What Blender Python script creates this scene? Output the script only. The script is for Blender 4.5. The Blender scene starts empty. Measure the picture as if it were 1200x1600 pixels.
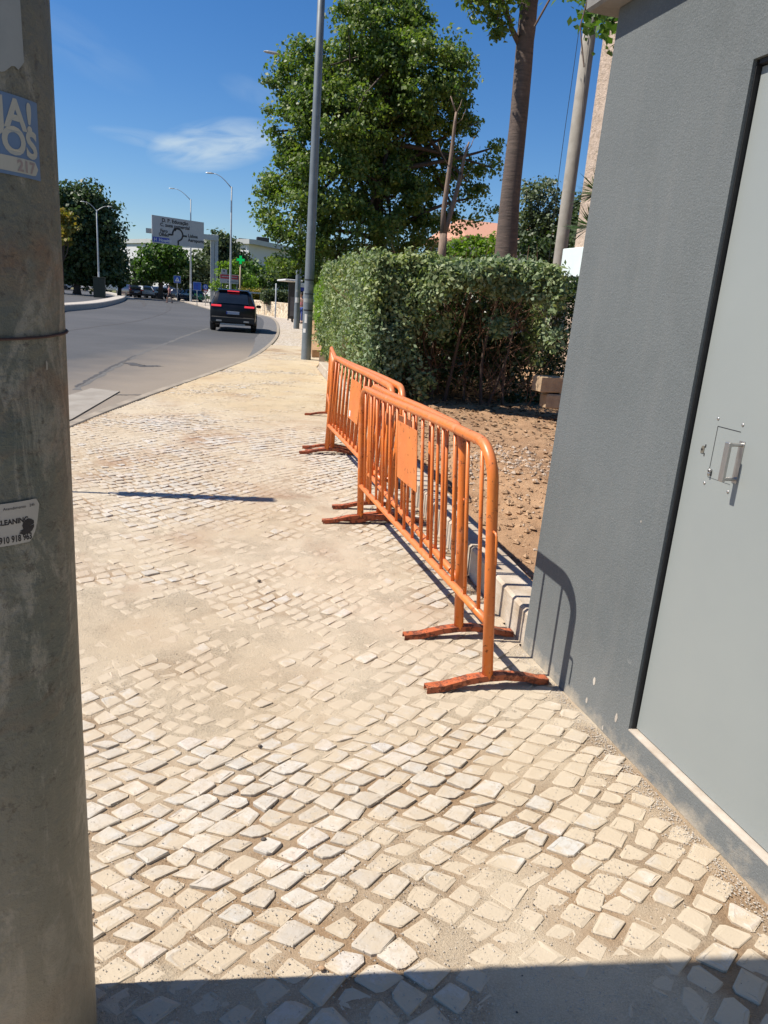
import bpy, math, random
import numpy as np
from mathutils import Vector, Matrix
R_ = math.radians
rnd = random.Random(7)
nr = np.random.RandomState(11)
scene = bpy.context.scene
COL = scene.collection

# ------------------------------------------------------------------ camera
EYE = 1.55
FPX = 1143.0                       # focal length in pixels of the 1200 x 1600 photograph
def _n(v): return v/np.linalg.norm(v)
_dn = _n(np.array([297-600, 4800-800, FPX])); _Z = -_dn
_Y = np.array([270-600, 448-800, FPX]); _Y = _n(_Y-_Y.dot(_Z)*_Z)
_X = np.cross(_Y, _Z)
RW = np.array([_X, _Y, _Z])
cam_d = bpy.data.cameras.new('camera'); cam = bpy.data.objects.new('camera', cam_d); COL.objects.link(cam)
cam_d.sensor_fit = 'VERTICAL'; cam_d.sensor_height = 36; cam_d.lens = FPX/1600*36
cam_d.clip_start = 0.05; cam_d.clip_end = 3000
_m = np.column_stack([RW@np.array([1, 0, 0]), RW@np.array([0, -1, 0]), RW@np.array([0, 0, -1])])
M4 = Matrix([[*_m[0], 0], [*_m[1], 0], [*_m[2], EYE], [0, 0, 0, 1]])
cam.matrix_world = M4
scene.camera = cam

def ray(x, y): return RW@_n(np.array([x-600, y-800, FPX]))
def G(x, y, z=0.0):                # where the sight line through a photo point meets height z
    d = ray(x, y); t = (z-EYE)/d[2]; return (t*d[0], t*d[1], z)
def AY(x, y, Y):                   # ... meets the plane at distance Y
    d = ray(x, y); t = Y/d[1]; return (t*d[0], Y, EYE+t*d[2])
def AX(x, y, X):
    d = ray(x, y); t = X/d[0]; return (X, t*d[1], EYE+t*d[2])

# ------------------------------------------------------------------ light
SUN_AZ = R_(-9.0); SUN_EL = R_(54.0)       # the way the light travels over the ground, and its height
w = bpy.data.worlds.new('World'); scene.world = w; w.use_nodes = True
nt = w.node_tree; nt.nodes.clear()
out = nt.nodes.new('ShaderNodeOutputWorld'); bg = nt.nodes.new('ShaderNodeBackground')
sky = nt.nodes.new('ShaderNodeTexSky'); sky.sky_type = 'NISHITA'; sky.sun_disc = False
sky.sun_elevation = SUN_EL; sky.sun_rotation = R_(282); sky.air_density = 1.0; sky.dust_density = 0.25; sky.ozone_density = 3.0
bg.inputs['Strength'].default_value = 0.085
hs = nt.nodes.new('ShaderNodeHueSaturation'); hs.inputs['Saturation'].default_value = 1.30; hs.inputs['Value'].default_value = 0.84
nt.links.new(sky.outputs[0], hs.inputs['Color'])
tint = nt.nodes.new('ShaderNodeMixRGB'); tint.blend_type = 'MULTIPLY'; tint.inputs['Fac'].default_value = 1.0; tint.inputs['Color2'].default_value = (0.90, 0.98, 1.14, 1); nt.links.new(hs.outputs[0], tint.inputs['Color1'])
# a wisp of cirrus, laid out by direction in the sky
tc = nt.nodes.new('ShaderNodeTexCoord')
def vdot(vec, node_out):
    n = nt.nodes.new('ShaderNodeVectorMath'); n.operation = 'DOT_PRODUCT'; n.inputs[1].default_value = vec
    nt.links.new(node_out, n.inputs[0]); return n.outputs['Value']
def math_(op, a, b=None, c=None):
    n = nt.nodes.new('ShaderNodeMath'); n.operation = op
    for i, v in enumerate((a, b, c)):
        if v is None: continue
        if isinstance(v, (int, float)): n.inputs[i].default_value = v
        else: nt.links.new(v, n.inputs[i])
    return n.outputs[0]
def wisp(cx, cy, ax, half_l, half_w, seed, strength):
    c = Vector(ray(cx, cy)); e = (Vector(ray(*ax))-c).normalized(); u = c.cross(e).normalized()
    g_ = tc.outputs['Generated']
    s = vdot(e, g_); c0 = c.dot(e); s = math_('SUBTRACT', s, c0)
    t = vdot(u, g_)
    cmb = nt.nodes.new('ShaderNodeCombineXYZ'); nt.links.new(math_('MULTIPLY', s, 7.0), cmb.inputs[0]); nt.links.new(math_('MULTIPLY', t, 26.0), cmb.inputs[1])
    cmb.inputs[2].default_value = seed
    nz = nt.nodes.new('ShaderNodeTexNoise'); nz.inputs['Scale'].default_value = 2.2; nz.inputs['Detail'].default_value = 9; nz.inputs['Distortion'].default_value = 0.6
    nt.links.new(cmb.outputs[0], nz.inputs['Vector'])
    r2 = math_('ADD', math_('POWER', math_('ABSOLUTE', math_('DIVIDE', s, half_l)), 2.0), math_('POWER', math_('ABSOLUTE', math_('DIVIDE', t, half_w)), 2.0))
    fall = math_('MAXIMUM', math_('SUBTRACT', 1.0, r2), 0.0)
    front = math_('GREATER_THAN', vdot(c, g_), 0.0)
    k = math_('MULTIPLY', math_('MULTIPLY', math_('MAXIMUM', math_('SUBTRACT', nz.outputs['Fac'], 0.30), 0.0), fall), front)
    return math_('MULTIPLY', k, strength)
a = wisp(340, 226, (430, 214), 0.085, 0.030, 1.3, 2.6)
b = wisp(255, 222, (330, 236), 0.085, 0.011, 4.1, 1.1)
c_ = wisp(120, 70, (190, 110), 0.09, 0.03, 8.1, 0.22)
d_ = wisp(405, 150, (440, 165), 0.05, 0.018, 2.1, 0.35)
tot = math_('MINIMUM', math_('ADD', math_('ADD', a, b), math_('ADD', c_, d_)), 0.75)
mx = nt.nodes.new('ShaderNodeMixRGB'); mx.inputs['Color2'].default_value = (4.9, 5.9, 6.6, 1)
nt.links.new(tot, mx.inputs['Fac']); nt.links.new(tint.outputs[0], mx.inputs['Color1'])
nt.links.new(mx.outputs[0], bg.inputs['Color']); nt.links.new(bg.outputs[0], out.inputs['Surface'])

sd = bpy.data.lights.new('sun', 'SUN'); so = bpy.data.objects.new('sun', sd); COL.objects.link(so)
sd.energy = 5.0; sd.angle = R_(0.5); sd.color = (1.0, 0.925, 0.83)
SD = Vector((math.cos(SUN_AZ)*math.cos(SUN_EL), math.sin(SUN_AZ)*math.cos(SUN_EL), -math.sin(SUN_EL)))
so.rotation_euler = SD.to_track_quat('-Z', 'Y').to_euler(); so.location = (-20, 5, 30)
scene.view_settings.view_transform = 'Standard'; scene.view_settings.look = 'None'
scene.view_settings.gamma = 1; scene.view_settings.exposure = 0.55
try:
    scene.cycles.max_bounces = 6; scene.cycles.transparent_max_bounces = 6
except Exception: pass

# ------------------------------------------------------------------ materials
def newmat(name):
    m = bpy.data.materials.new(name); m.use_nodes = True
    b = m.node_tree.nodes['Principled BSDF']; return m, m.node_tree, b
class NT:
    def __init__(s, tree): s.t = tree
    def n(s, typ, **kw):
        o = s.t.nodes.new(typ)
        for k, v in kw.items():
            if k in ('operation', 'blend_type', 'feature', 'distance', 'noise_dimensions', 'attribute_name', 'voronoi_dimensions', 'data_type'): setattr(o, k, v)
            else: s.put(o.inputs[k.replace('_', ' ')], v)
        return o
    def put(s, sock, v):
        if hasattr(v, 'links') or isinstance(v, bpy.types.NodeSocket): s.t.links.new(v, sock)
        elif isinstance(v, (tuple, list)) and len(v) == 3 and sock.type == 'RGBA': sock.default_value = (*v, 1)
        else: sock.default_value = v
    def noise(s, vec, scale, detail=4, rough=0.55, dist=0):
        o = s.n('ShaderNodeTexNoise', Scale=scale, Detail=detail, Roughness=rough, Distortion=dist); s.put(o.inputs['Vector'], vec); return o.outputs['Fac']
    def ramp(s, fac, a, b, ca=(0, 0, 0), cb=(1, 1, 1)):
        o = s.n('ShaderNodeValToRGB'); o.color_ramp.elements[0].position = a; o.color_ramp.elements[1].position = b
        o.color_ramp.elements[0].color = (*ca, 1); o.color_ramp.elements[1].color = (*cb, 1); s.put(o.inputs[0], fac); return o.outputs[0]
    def mix(s, fac, a, b, mode='MIX'):
        o = s.n('ShaderNodeMixRGB', blend_type=mode); s.put(o.inputs[0], fac); s.put(o.inputs[1], a); s.put(o.inputs[2], b); return o.outputs[0]
    def math(s, op, a, b=0.0):
        o = s.n('ShaderNodeMath', operation=op); s.put(o.inputs[0], a); s.put(o.inputs[1], b); return o.outputs[0]
    def bump(s, h, strength, dist=0.01, nrm=None):
        o = s.n('ShaderNodeBump', Strength=strength, Distance=dist, Height=h)
        if nrm is not None: s.put(o.inputs['Normal'], nrm)
        return o.outputs[0]
    def pos(s): return s.n('ShaderNodeNewGeometry').outputs['Position']
    def obj(s): return s.n('ShaderNodeTexCoord').outputs['Object']
def simple(name, c1, c2=None, scale=6, rough=0.6, metal=0, bump=0, bscale=80, emit=None, spec=0.5, bd=0.01, coat=0, r2=None, contrast=(0.35, 0.65)):
    m, t, b = newmat(name); N = NT(t); v = N.obj()
    c2 = c2 or tuple(x*0.82 for x in c1)
    f = N.ramp(N.noise(v, scale, 6, 0.6), *contrast)
    t.links.new(N.mix(f, c1, c2), b.inputs['Base Color'])
    b.inputs['Roughness'].default_value = rough; b.inputs['Metallic'].default_value = metal
    b.inputs['Specular IOR Level'].default_value = spec
    if r2 is not None: t.links.new(N.n('ShaderNodeMapRange', Value=f, To_Min=rough, To_Max=r2).outputs[0], b.inputs['Roughness'])
    if coat: b.inputs['Coat Weight'].default_value = coat; b.inputs['Coat Roughness'].default_value = 0.04
    if bump: t.links.new(N.bump(N.noise(v, bscale, 4), bump, bd), b.inputs['Normal'])
    if emit: b.inputs['Emission Color'].default_value = (*emit[0], 1); b.inputs['Emission Strength'].default_value = emit[1]
    return m
def leafmat(name, cols, rough=0.45, trans=0.35, spec=0.45):
    m, t, b = newmat(name); N = NT(t)
    geo = N.n('ShaderNodeNewGeometry')
    o = N.n('ShaderNodeValToRGB'); cr = o.color_ramp; cr.elements[0].color = (*cols[0], 1); cr.elements[1].color = (*cols[-1], 1)
    for i, c in enumerate(cols[1:-1]): e = cr.elements.new((i+1)/(len(cols)-1)); e.color = (*c, 1)
    t.links.new(geo.outputs['Random Per Island'], o.inputs[0])
    col = N.mix(N.ramp(N.noise(N.pos(), 0.9, 3), 0.35, 0.7), o.outputs[0], N.mix(1.0, o.outputs[0], (1.25, 1.15, 0.75), 'MULTIPLY'))
    t.links.new(col, b.inputs['Base Color']); b.inputs['Roughness'].default_value = rough; b.inputs['Specular IOR Level'].default_value = spec
    tr = t.nodes.new('ShaderNodeBsdfTranslucent'); t.links.new(N.mix(1.0, col, (1.3, 1.5, 0.6), 'MULTIPLY'), tr.inputs['Color'])
    ms = t.nodes.new('ShaderNodeMixShader'); ms.inputs[0].default_value = trans
    t.links.new(b.outputs[0], ms.inputs[1]); t.links.new(tr.outputs[0], ms.inputs[2])
    t.links.new(ms.outputs[0], t.nodes['Material Output'].inputs['Surface'])
    return m

def sand_color(N, v, joint=None):
    warm = N.ramp(N.noise(v, 0.55, 4, 0.5), 0.4, 0.66)
    red = N.ramp(N.noise(v, 1.0, 5, 0.6, 0.5), 0.52, 0.70)
    base = N.mix(warm, (0.475, 0.405, 0.30), (0.43, 0.345, 0.235))
    sx = N.n('ShaderNodeSeparateXYZ'); N.put(sx.inputs[0], v)
    far = N.n('ShaderNodeMapRange', Value=sx.outputs['Y'], From_Min=2.2, From_Max=4.5).outputs[0]
    base = N.mix(N.math('MULTIPLY', N.math('MULTIPLY', red, 0.8), far), base, (0.29, 0.175, 0.105))
    # a spread of yellow sand close to the kerb
    yy = N.n('ShaderNodeMapRange', Value=sx.outputs['Y'], From_Min=8.5, From_Max=12.0).outputs[0]
    y2 = N.n('ShaderNodeMapRange', Value=sx.outputs['Y'], From_Min=17.0, From_Max=20.5, To_Min=1.0, To_Max=0.0).outputs[0]
    k = N.math('MULTIPLY', N.math('MULTIPLY', yy, y2), N.ramp(N.noise(v, 0.8, 4), 0.3, 0.5))
    base = N.mix(N.math('MULTIPLY', k, 0.6), base, (0.50, 0.39, 0.235))
    if joint is not None:          # damp brown jointing sand lies lower than the dry dust
        base = N.mix(N.n('ShaderNodeMapRange', Value=sx.outputs['Z'], From_Min=-0.0045, From_Max=0.0016, To_Min=0.85, To_Max=0.0).outputs[0], base, (0.26, 0.165, 0.09))
    return base
def mk_sand():
    m, t, b = newmat('sand'); N = NT(t); v = N.pos()
    g1 = N.noise(v, 230, 3, 0.75); g2 = N.noise(v, 95, 4, 0.75)
    base = sand_color(N, v, True)
    patch = N.ramp(N.noise(v, 2.6, 4, 0.6), 0.42, 0.62)
    base = N.mix(N.math('MULTIPLY', N.ramp(g1, 0.47, 0.6), 0.5), base, N.mix(1.0, base, (1.3, 1.32, 1.36), 'MULTIPLY'))
    base = N.mix(N.math('MULTIPLY', N.math('MULTIPLY', N.ramp(g2, 0.52, 0.62), 0.7), patch), base, N.mix(1.0, base, (0.6, 0.6, 0.62), 'MULTIPLY'))
    t.links.new(base, b.inputs['Base Color']); b.inputs['Roughness'].default_value = 0.95; b.inputs['Specular IOR Level'].default_value = 0.2
    n1 = N.bump(N.math('MULTIPLY', g2, N.math('ADD', patch, 0.25)), 0.8, 0.010); t.links.new(N.bump(g1, 0.8, 0.005, n1), b.inputs['Normal'])
    return m
def mk_stone():
    m, t, b = newmat('limestone_cobble'); N = NT(t); v = N.pos()
    geo = N.n('ShaderNodeNewGeometry'); r = geo.outputs['Random Per Island']
    o = N.n('ShaderNodeValToRGB'); cr = o.color_ramp
    cr.elements[0].color = (0.42, 0.38, 0.32, 1); cr.elements[1].color = (0.60, 0.56, 0.49, 1)
    for p, c in ((0.25, (0.48, 0.44, 0.37, 1)), (0.55, (0.54, 0.51, 0.45, 1)), (0.72, (0.46, 0.46, 0.43, 1)), (0.9, (0.58, 0.51, 0.44, 1))):
        e = cr.elements.new(p); e.color = c
    t.links.new(r, o.inputs[0])
    col = N.mix(N.math('MULTIPLY', N.noise(v, 30, 5), 0.35), o.outputs[0], (0.40, 0.37, 0.33))
    col = N.mix(N.math('MULTIPLY', N.ramp(N.noise(v, 42, 6, 0.75, 0.4), 0.5, 0.66), 0.6), col, (0.35, 0.285, 0.205))
    pits = N.ramp(N.noise(v, 95, 3, 0.5), 0.64, 0.72)
    col = N.mix(N.math('MULTIPLY', pits, 0.6), col, (0.16, 0.13, 0.1))
    dust = N.ramp(N.math('ADD', N.math('MULTIPLY', N.noise(v, 2.2, 5, 0.6), 0.75), N.math('MULTIPLY', N.noise(v, 22, 6, 0.75), 0.55)), 0.56, 0.74)
    dust = N.math('ADD', N.math('MULTIPLY', dust, 0.88), 0.08)
    at = N.n('ShaderNodeAttribute', attribute_name='dust'); cover = at.outputs['Fac']
    cv = N.ramp(N.math('ADD', cover, N.math('MULTIPLY', N.math('SUBTRACT', N.noise(v, 24, 6, 0.75), 0.46), 2.2)), 0.25, 0.75)
    dust = N.math('MAXIMUM', N.math('MULTIPLY', dust, 0.75), cv)
    col = N.mix(N.math('MULTIPLY', dust, 0.93), col, sand_color(N, v))
    t.links.new(col, b.inputs['Base Color']); b.inputs['Roughness'].default_value = 0.75; b.inputs['Specular IOR Level'].default_value = 0.35
    t.links.new(N.bump(N.noise(v, 110, 5, 0.6), 0.35, 0.005), b.inputs['Normal'])
    return m
def mk_paving():                   # distant small-cube paving
    m, t, b = newmat('far_paving'); N = NT(t); v = N.pos()
    vo = N.n('ShaderNodeTexVoronoi', feature='F1', Scale=9.5, Randomness=0.45); N.put(vo.inputs['Vector'], v)
    ed = N.n('ShaderNodeTexVoronoi', feature='DISTANCE_TO_EDGE', Scale=9.5, Randomness=0.45); N.put(ed.inputs['Vector'], v)
    sp = N.n('ShaderNodeSeparateXYZ'); N.put(sp.inputs[0], vo.outputs['Color'])
    col = N.mix(sp.outputs[0], (0.44, 0.40, 0.35), (0.6, 0.56, 0.5))
    col = N.mix(N.ramp(ed.outputs['Distance'], 0.04, 0.1), (0.3, 0.24, 0.17), col)
    col = N.mix(N.math('MULTIPLY', N.ramp(N.noise(v, 0.7, 5), 0.4, 0.7), 0.6), col, (0.45, 0.37, 0.27))
    t.links.new(col, b.inputs['Base Color']); b.inputs['Roughness'].default_value = 0.85
    return m
def mk_asphalt():
    m, t, b = newmat('asphalt'); N = NT(t); v = N.pos()
    agg = N.noise(v, 160, 3, 0.7)
    col = N.mix(N.ramp(N.noise(v, 0.18, 5, 0.6), 0.35, 0.7), (0.058, 0.060, 0.062), (0.082, 0.083, 0.085))
    col = N.mix(N.math('MULTIPLY', N.ramp(agg, 0.5, 0.7), 0.3), col, (0.2, 0.195, 0.19))
    col = N.mix(N.math('MULTIPLY', N.ramp(N.noise(v, 1.4, 6, 0.7), 0.5, 0.75), 0.35), col, (0.05, 0.05, 0.05))
    sx = N.n('ShaderNodeSeparateXYZ'); N.put(sx.inputs[0], v)
    # road dust carried off the pavement: distance from the kerb line
    d = N.math('SUBTRACT', N.math('MULTIPLY', sx.outputs['Y'], 0.27), N.math('ADD', sx.outputs['X'], 4.55))
    dm = N.n('ShaderNodeMapRange', Value=N.math('ADD', d, N.math('MULTIPLY', N.noise(v, 0.9, 5), 1.6)), From_Min=0.1, From_Max=3.0, To_Min=1.0, To_Max=0.0).outputs[0]
    ym = N.n('ShaderNodeMapRange', Value=sx.outputs['Y'], From_Min=20.0, From_Max=28.0, To_Min=1.0, To_Max=0.0).outputs[0]
    col = N.mix(N.math('MULTIPLY', N.math('MULTIPLY', dm, ym), 0.62), col, (0.33, 0.27, 0.2))
    t.links.new(col, b.inputs['Base Color']); b.inputs['Roughness'].default_value = 0.8; b.inputs['Specular IOR Level'].default_value = 0.35
    t.links.new(N.bump(agg, 0.4, 0.01), b.inputs['Normal'])
    return m
def mk_soil():
    m, t, b = newmat('soil'); N = NT(t); v = N.pos()
    col = N.mix(N.ramp(N.noise(v, 2.0, 6, 0.65), 0.35, 0.65), (0.44, 0.28, 0.16), (0.27, 0.16, 0.09))
    col = N.mix(N.math('MULTIPLY', N.ramp(N.noise(v, 45, 4, 0.7), 0.55, 0.7), 0.6), col, (0.5, 0.38, 0.25))
    col = N.mix(N.math('MULTIPLY', N.ramp(N.noise(v, 17, 4, 0.7), 0.6, 0.72), 0.5), col, (0.16, 0.1, 0.06))
    t.links.new(col, b.inputs['Base Color']); b.inputs['Roughness'].default_value = 0.97; b.inputs['Specular IOR Level'].default_value = 0.15
    n1 = N.bump(N.noise(v, 60, 5, 0.7), 0.8, 0.02); t.links.new(N.bump(N.noise(v, 260, 3, 0.7), 0.5, 0.004, n1), b.inputs['Normal'])
    return m
def mk_stucco():
    m, t, b = newmat('grey_stucco'); N = NT(t); v = N.pos()
    col = N.mix(N.ramp(N.noise(v, 1.3, 5, 0.6), 0.3, 0.7), (0.128, 0.142, 0.143), (0.106, 0.119, 0.120))
    col = N.mix(N.math('MULTIPLY', N.ramp(N.noise(v, 260, 2, 0.6), 0.5, 0.68), 0.35), col, (0.22, 0.23, 0.235))
    mp = N.n('ShaderNodeMapping'); N.put(mp.inputs['Vector'], v); mp.inputs['Scale'].default_value = (6, 6, 0.5)
    col = N.mix(N.math('MULTIPLY', N.ramp(N.noise(mp.outputs[0], 2.2, 5, 0.65), 0.5, 0.75), 0.35), col, (0.165, 0.17, 0.165))
    col = N.mix(N.math('MULTIPLY', N.ramp(N.noise(v, 3.1, 6, 0.7), 0.52, 0.72), 0.3), col, (0.085, 0.095, 0.095))
    sx = N.n('ShaderNodeSeparateXYZ'); N.put(sx.inputs[0], v)
    # splashed dust at the foot of the wall, chipped paint low down
    h = N.math('ADD', sx.outputs['Z'], N.math('MULTIPLY', N.math('SUBTRACT', N.noise(v, 9, 6, 0.65), 0.5), 0.26))
    k = N.n('ShaderNodeMapRange', Value=h, From_Min=-0.03, From_Max=0.06, To_Min=0.95, To_Max=0.0).outputs[0]
    k2 = N.n('ShaderNodeMapRange', Value=h, From_Min=0.0, From_Max=0.4, To_Min=0.16, To_Max=0.0).outputs[0]
    col = N.mix(k2, col, (0.36, 0.35, 0.32)); col = N.mix(k, col, (0.42, 0.37, 0.29))
    vo = N.n('ShaderNodeTexVoronoi', Scale=4.2); N.put(vo.inputs['Vector'], N.mix(0.06, v, N.n('ShaderNodeTexNoise', Scale=25).outputs['Color'], 'ADD'))
    low = N.n('ShaderNodeMapRange', Value=sx.outputs['Z'], From_Min=0.2, From_Max=0.36, To_Min=1.0, To_Max=0.0).outputs[0]
    chip = N.math('MULTIPLY', N.ramp(vo.outputs['Distance'], 0.075, 0.085, (1, 1, 1), (0, 0, 0)), low)
    col = N.mix(chip, col, (0.55, 0.54, 0.51))
    t.links.new(col, b.inputs['Base Color']); b.inputs['Roughness'].default_value = 0.9; b.inputs['Specular IOR Level'].default_value = 0.25
    n1 = N.bump(N.noise(v, 150, 4, 0.6), 0.5, 0.006); n2 = N.bump(N.noise(v, 420, 2, 0.6), 0.4, 0.002, n1); t.links.new(n2, b.inputs['Normal'])
    return m
def mk_orange(name='orange_paint', worn=0.0, base=None):
    m, t, b = newmat(name); N = NT(t); v = N.pos()
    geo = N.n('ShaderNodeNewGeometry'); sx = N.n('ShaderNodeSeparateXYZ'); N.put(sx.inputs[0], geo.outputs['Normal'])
    col = N.mix(N.ramp(N.noise(v, 5, 5, 0.6), 0.3, 0.7), (0.70, 0.20, 0.030), (0.60, 0.15, 0.026))
    if base: col = N.mix(N.ramp(N.noise(v, 9, 5, 0.6), 0.3, 0.7), base, tuple(c*0.6 for c in base))
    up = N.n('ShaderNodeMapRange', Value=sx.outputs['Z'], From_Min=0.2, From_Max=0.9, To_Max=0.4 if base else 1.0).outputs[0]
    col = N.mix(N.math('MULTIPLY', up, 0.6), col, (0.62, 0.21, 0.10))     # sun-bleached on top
    rust = N.ramp(N.noise(v, 26, 7, 0.75), 0.59-worn, 0.64-worn)
    pale = N.ramp(N.noise(v, 15, 7, 0.8), 0.56, 0.64)
    col = N.mix(N.math('MULTIPLY', pale, 0.4), col, (0.62, 0.30, 0.17))
    col = N.mix(N.math('MULTIPLY', rust, 0.85), col, (0.10, 0.035, 0.02))
    b.inputs['Roughness'].default_value = 0.42
    t.links.new(N.n('ShaderNodeMapRange', Value=rust, To_Min=0.38, To_Max=0.9).outputs[0], b.inputs['Roughness'])
    t.links.new(col, b.inputs['Base Color']); t.links.new(N.bump(N.noise(v, 60, 4), 0.15, 0.004), b.inputs['Normal'])
    return m
def mk_galv():                     # old weathered steel of the nearest pole
    m, t, b = newmat('weathered_steel'); N = NT(t); v = N.obj()
    mp = N.n('ShaderNodeMapping'); N.put(mp.inputs['Vector'], v); mp.inputs['Scale'].default_value = (1, 1, 0.35)
    mv = mp.outputs[0]
    col = N.mix(N.ramp(N.noise(mv, 7, 6, 0.65), 0.3, 0.7), (0.19, 0.18, 0.14), (0.095, 0.115, 0.10))
    col = N.mix(N.math('MULTIPLY', N.ramp(N.noise(mv, 13, 7, 0.78, 0.8), 0.5, 0.6), 0.8), col, (0.29, 0.28, 0.235))
    sz = N.n('ShaderNodeSeparateXYZ'); N.put(sz.inputs[0], v)
    z = sz.outputs['Z']
    # rust streak bands that run round the pole
    rz = N.math('ADD', z, N.math('MULTIPLY', N.noise(v, 5, 4), 0.22))
    wv = N.n('ShaderNodeTexNoise', Scale=4.6, Detail=3, noise_dimensions='1D'); N.put(wv.inputs['W'], rz)
    rust = N.math('MULTIPLY', N.ramp(wv.outputs['Fac'], 0.56, 0.68), N.ramp(N.noise(v, 9, 5, 0.7), 0.35, 0.6))
    col = N.mix(N.math('MULTIPLY', rust, 0.55), col, (0.22, 0.10, 0.045))
    col = N.mix(N.math('MULTIPLY', N.ramp(N.noise(v, 38, 7, 0.8), 0.55, 0.63), 0.6), col, (0.055, 0.045, 0.035))
    low = N.n('ShaderNodeMapRange', Value=z, From_Min=0.2, From_Max=0.75, To_Min=0.7, To_Max=0.0).outputs[0]
    col = N.mix(low, col, (0.31, 0.275, 0.21))
    t.links.new(col, b.inputs['Base Color']); b.inputs['Metallic'].default_value = 0.25; b.inputs['Roughness'].default_value = 0.55
    t.links.new(N.bump(N.noise(v, 26, 6, 0.7), 0.6, 0.014), b.inputs['Normal'])
    return m
def mk_bark(name, c1, c2, bands=True):
    m, t, b = newmat(name); N = NT(t); v = N.obj()
    mp = N.n('ShaderNodeMapping'); N.put(mp.inputs['Vector'], v); mp.inputs['Scale'].default_value = (1.5, 1.5, 9) if bands else (8, 8, 1.2)
    f = N.noise(mp.outputs[0], 2.6, 6, 0.65)
    col = N.mix(N.ramp(f, 0.35, 0.65), c1, c2)
    col = N.mix(N.ramp(N.noise(v, 1.1, 3), 0.4, 0.7), col, N.mix(1.0, col, (0.7, 0.72, 0.8), 'MULTIPLY'))
    vo = N.n('ShaderNodeTexVoronoi', Scale=3.3); N.put(vo.inputs['Vector'], v)
    col = N.mix(N.ramp(vo.outputs['Distance'], 0.08, 0.14, (1, 1, 1), (0, 0, 0)), col, (0.05, 0.04, 0.035))
    t.links.new(col, b.inputs['Base Color']); b.inputs['Roughness'].default_value = 0.9
    t.links.new(N.bump(f, 0.5, 0.03), b.inputs['Normal'])
    return m
def mk_rough_render():
    m, t, b = newmat('pink_rough_render'); N = NT(t); v = N.pos()
    f = N.noise(v, 14, 6, 0.75)
    col = N.mix(N.ramp(f, 0.35, 0.6), (0.40, 0.30, 0.22), (0.62, 0.49, 0.39))
    t.links.new(col, b.inputs['Base Color']); b.inputs['Roughness'].default_value = 0.95
    t.links.new(N.bump(f, 1.0, 0.06), b.inputs['Normal'])
    return m
def mk_rubblewall():
    m, t, b = newmat('rubble_masonry'); N = NT(t); v = N.pos()
    vo = N.n('ShaderNodeTexVoronoi', Scale=3.4, Randomness=0.9); N.put(vo.inputs['Vector'], v)
    ed = N.n('ShaderNodeTexVoronoi', feature='DISTANCE_TO_EDGE', Scale=3.4, Randomness=0.9); N.put(ed.inputs['Vector'], v)
    sp = N.n('ShaderNodeSeparateXYZ'); N.put(sp.inputs[0], vo.outputs['Color'])
    col = N.mix(sp.outputs[0], (0.5, 0.38, 0.24), (0.72, 0.62, 0.46))
    col = N.mix(N.ramp(ed.outputs['Distance'], 0.02, 0.06), (0.4, 0.32, 0.22), col)
    t.links.new(col, b.inputs['Base Color']); b.inputs['Roughness'].default_value = 0.9
    t.links.new(N.bump(N.ramp(ed.outputs['Distance'], 0, 0.15), 0.6, 0.05), b.inputs['Normal'])
    return m
def mk_tiles():
    m, t, b = newmat('clay_tiles'); N = NT(t); v = N.obj()
    wv = N.n('ShaderNodeTexWave', Scale=1.6, Distortion=0.6, Detail=2); wv.bands_direction = 'Y'; N.put(wv.inputs['Vector'], v)
    col = N.mix(wv.outputs['Fac'], (0.36, 0.14, 0.08), (0.58, 0.29, 0.18))
    col = N.mix(N.math('MULTIPLY', N.noise(v, 4, 4), 0.5), col, (0.5, 0.33, 0.24))
    t.links.new(col, b.inputs['Base Color']); b.inputs['Roughness'].default_value = 0.85
    return m
def mk_grass():
    return simple('grass_ground', (0.10, 0.13, 0.035), (0.17, 0.14, 0.07), 0.35, 0.95, bump=0.4, bscale=30, spec=0.2)
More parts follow.
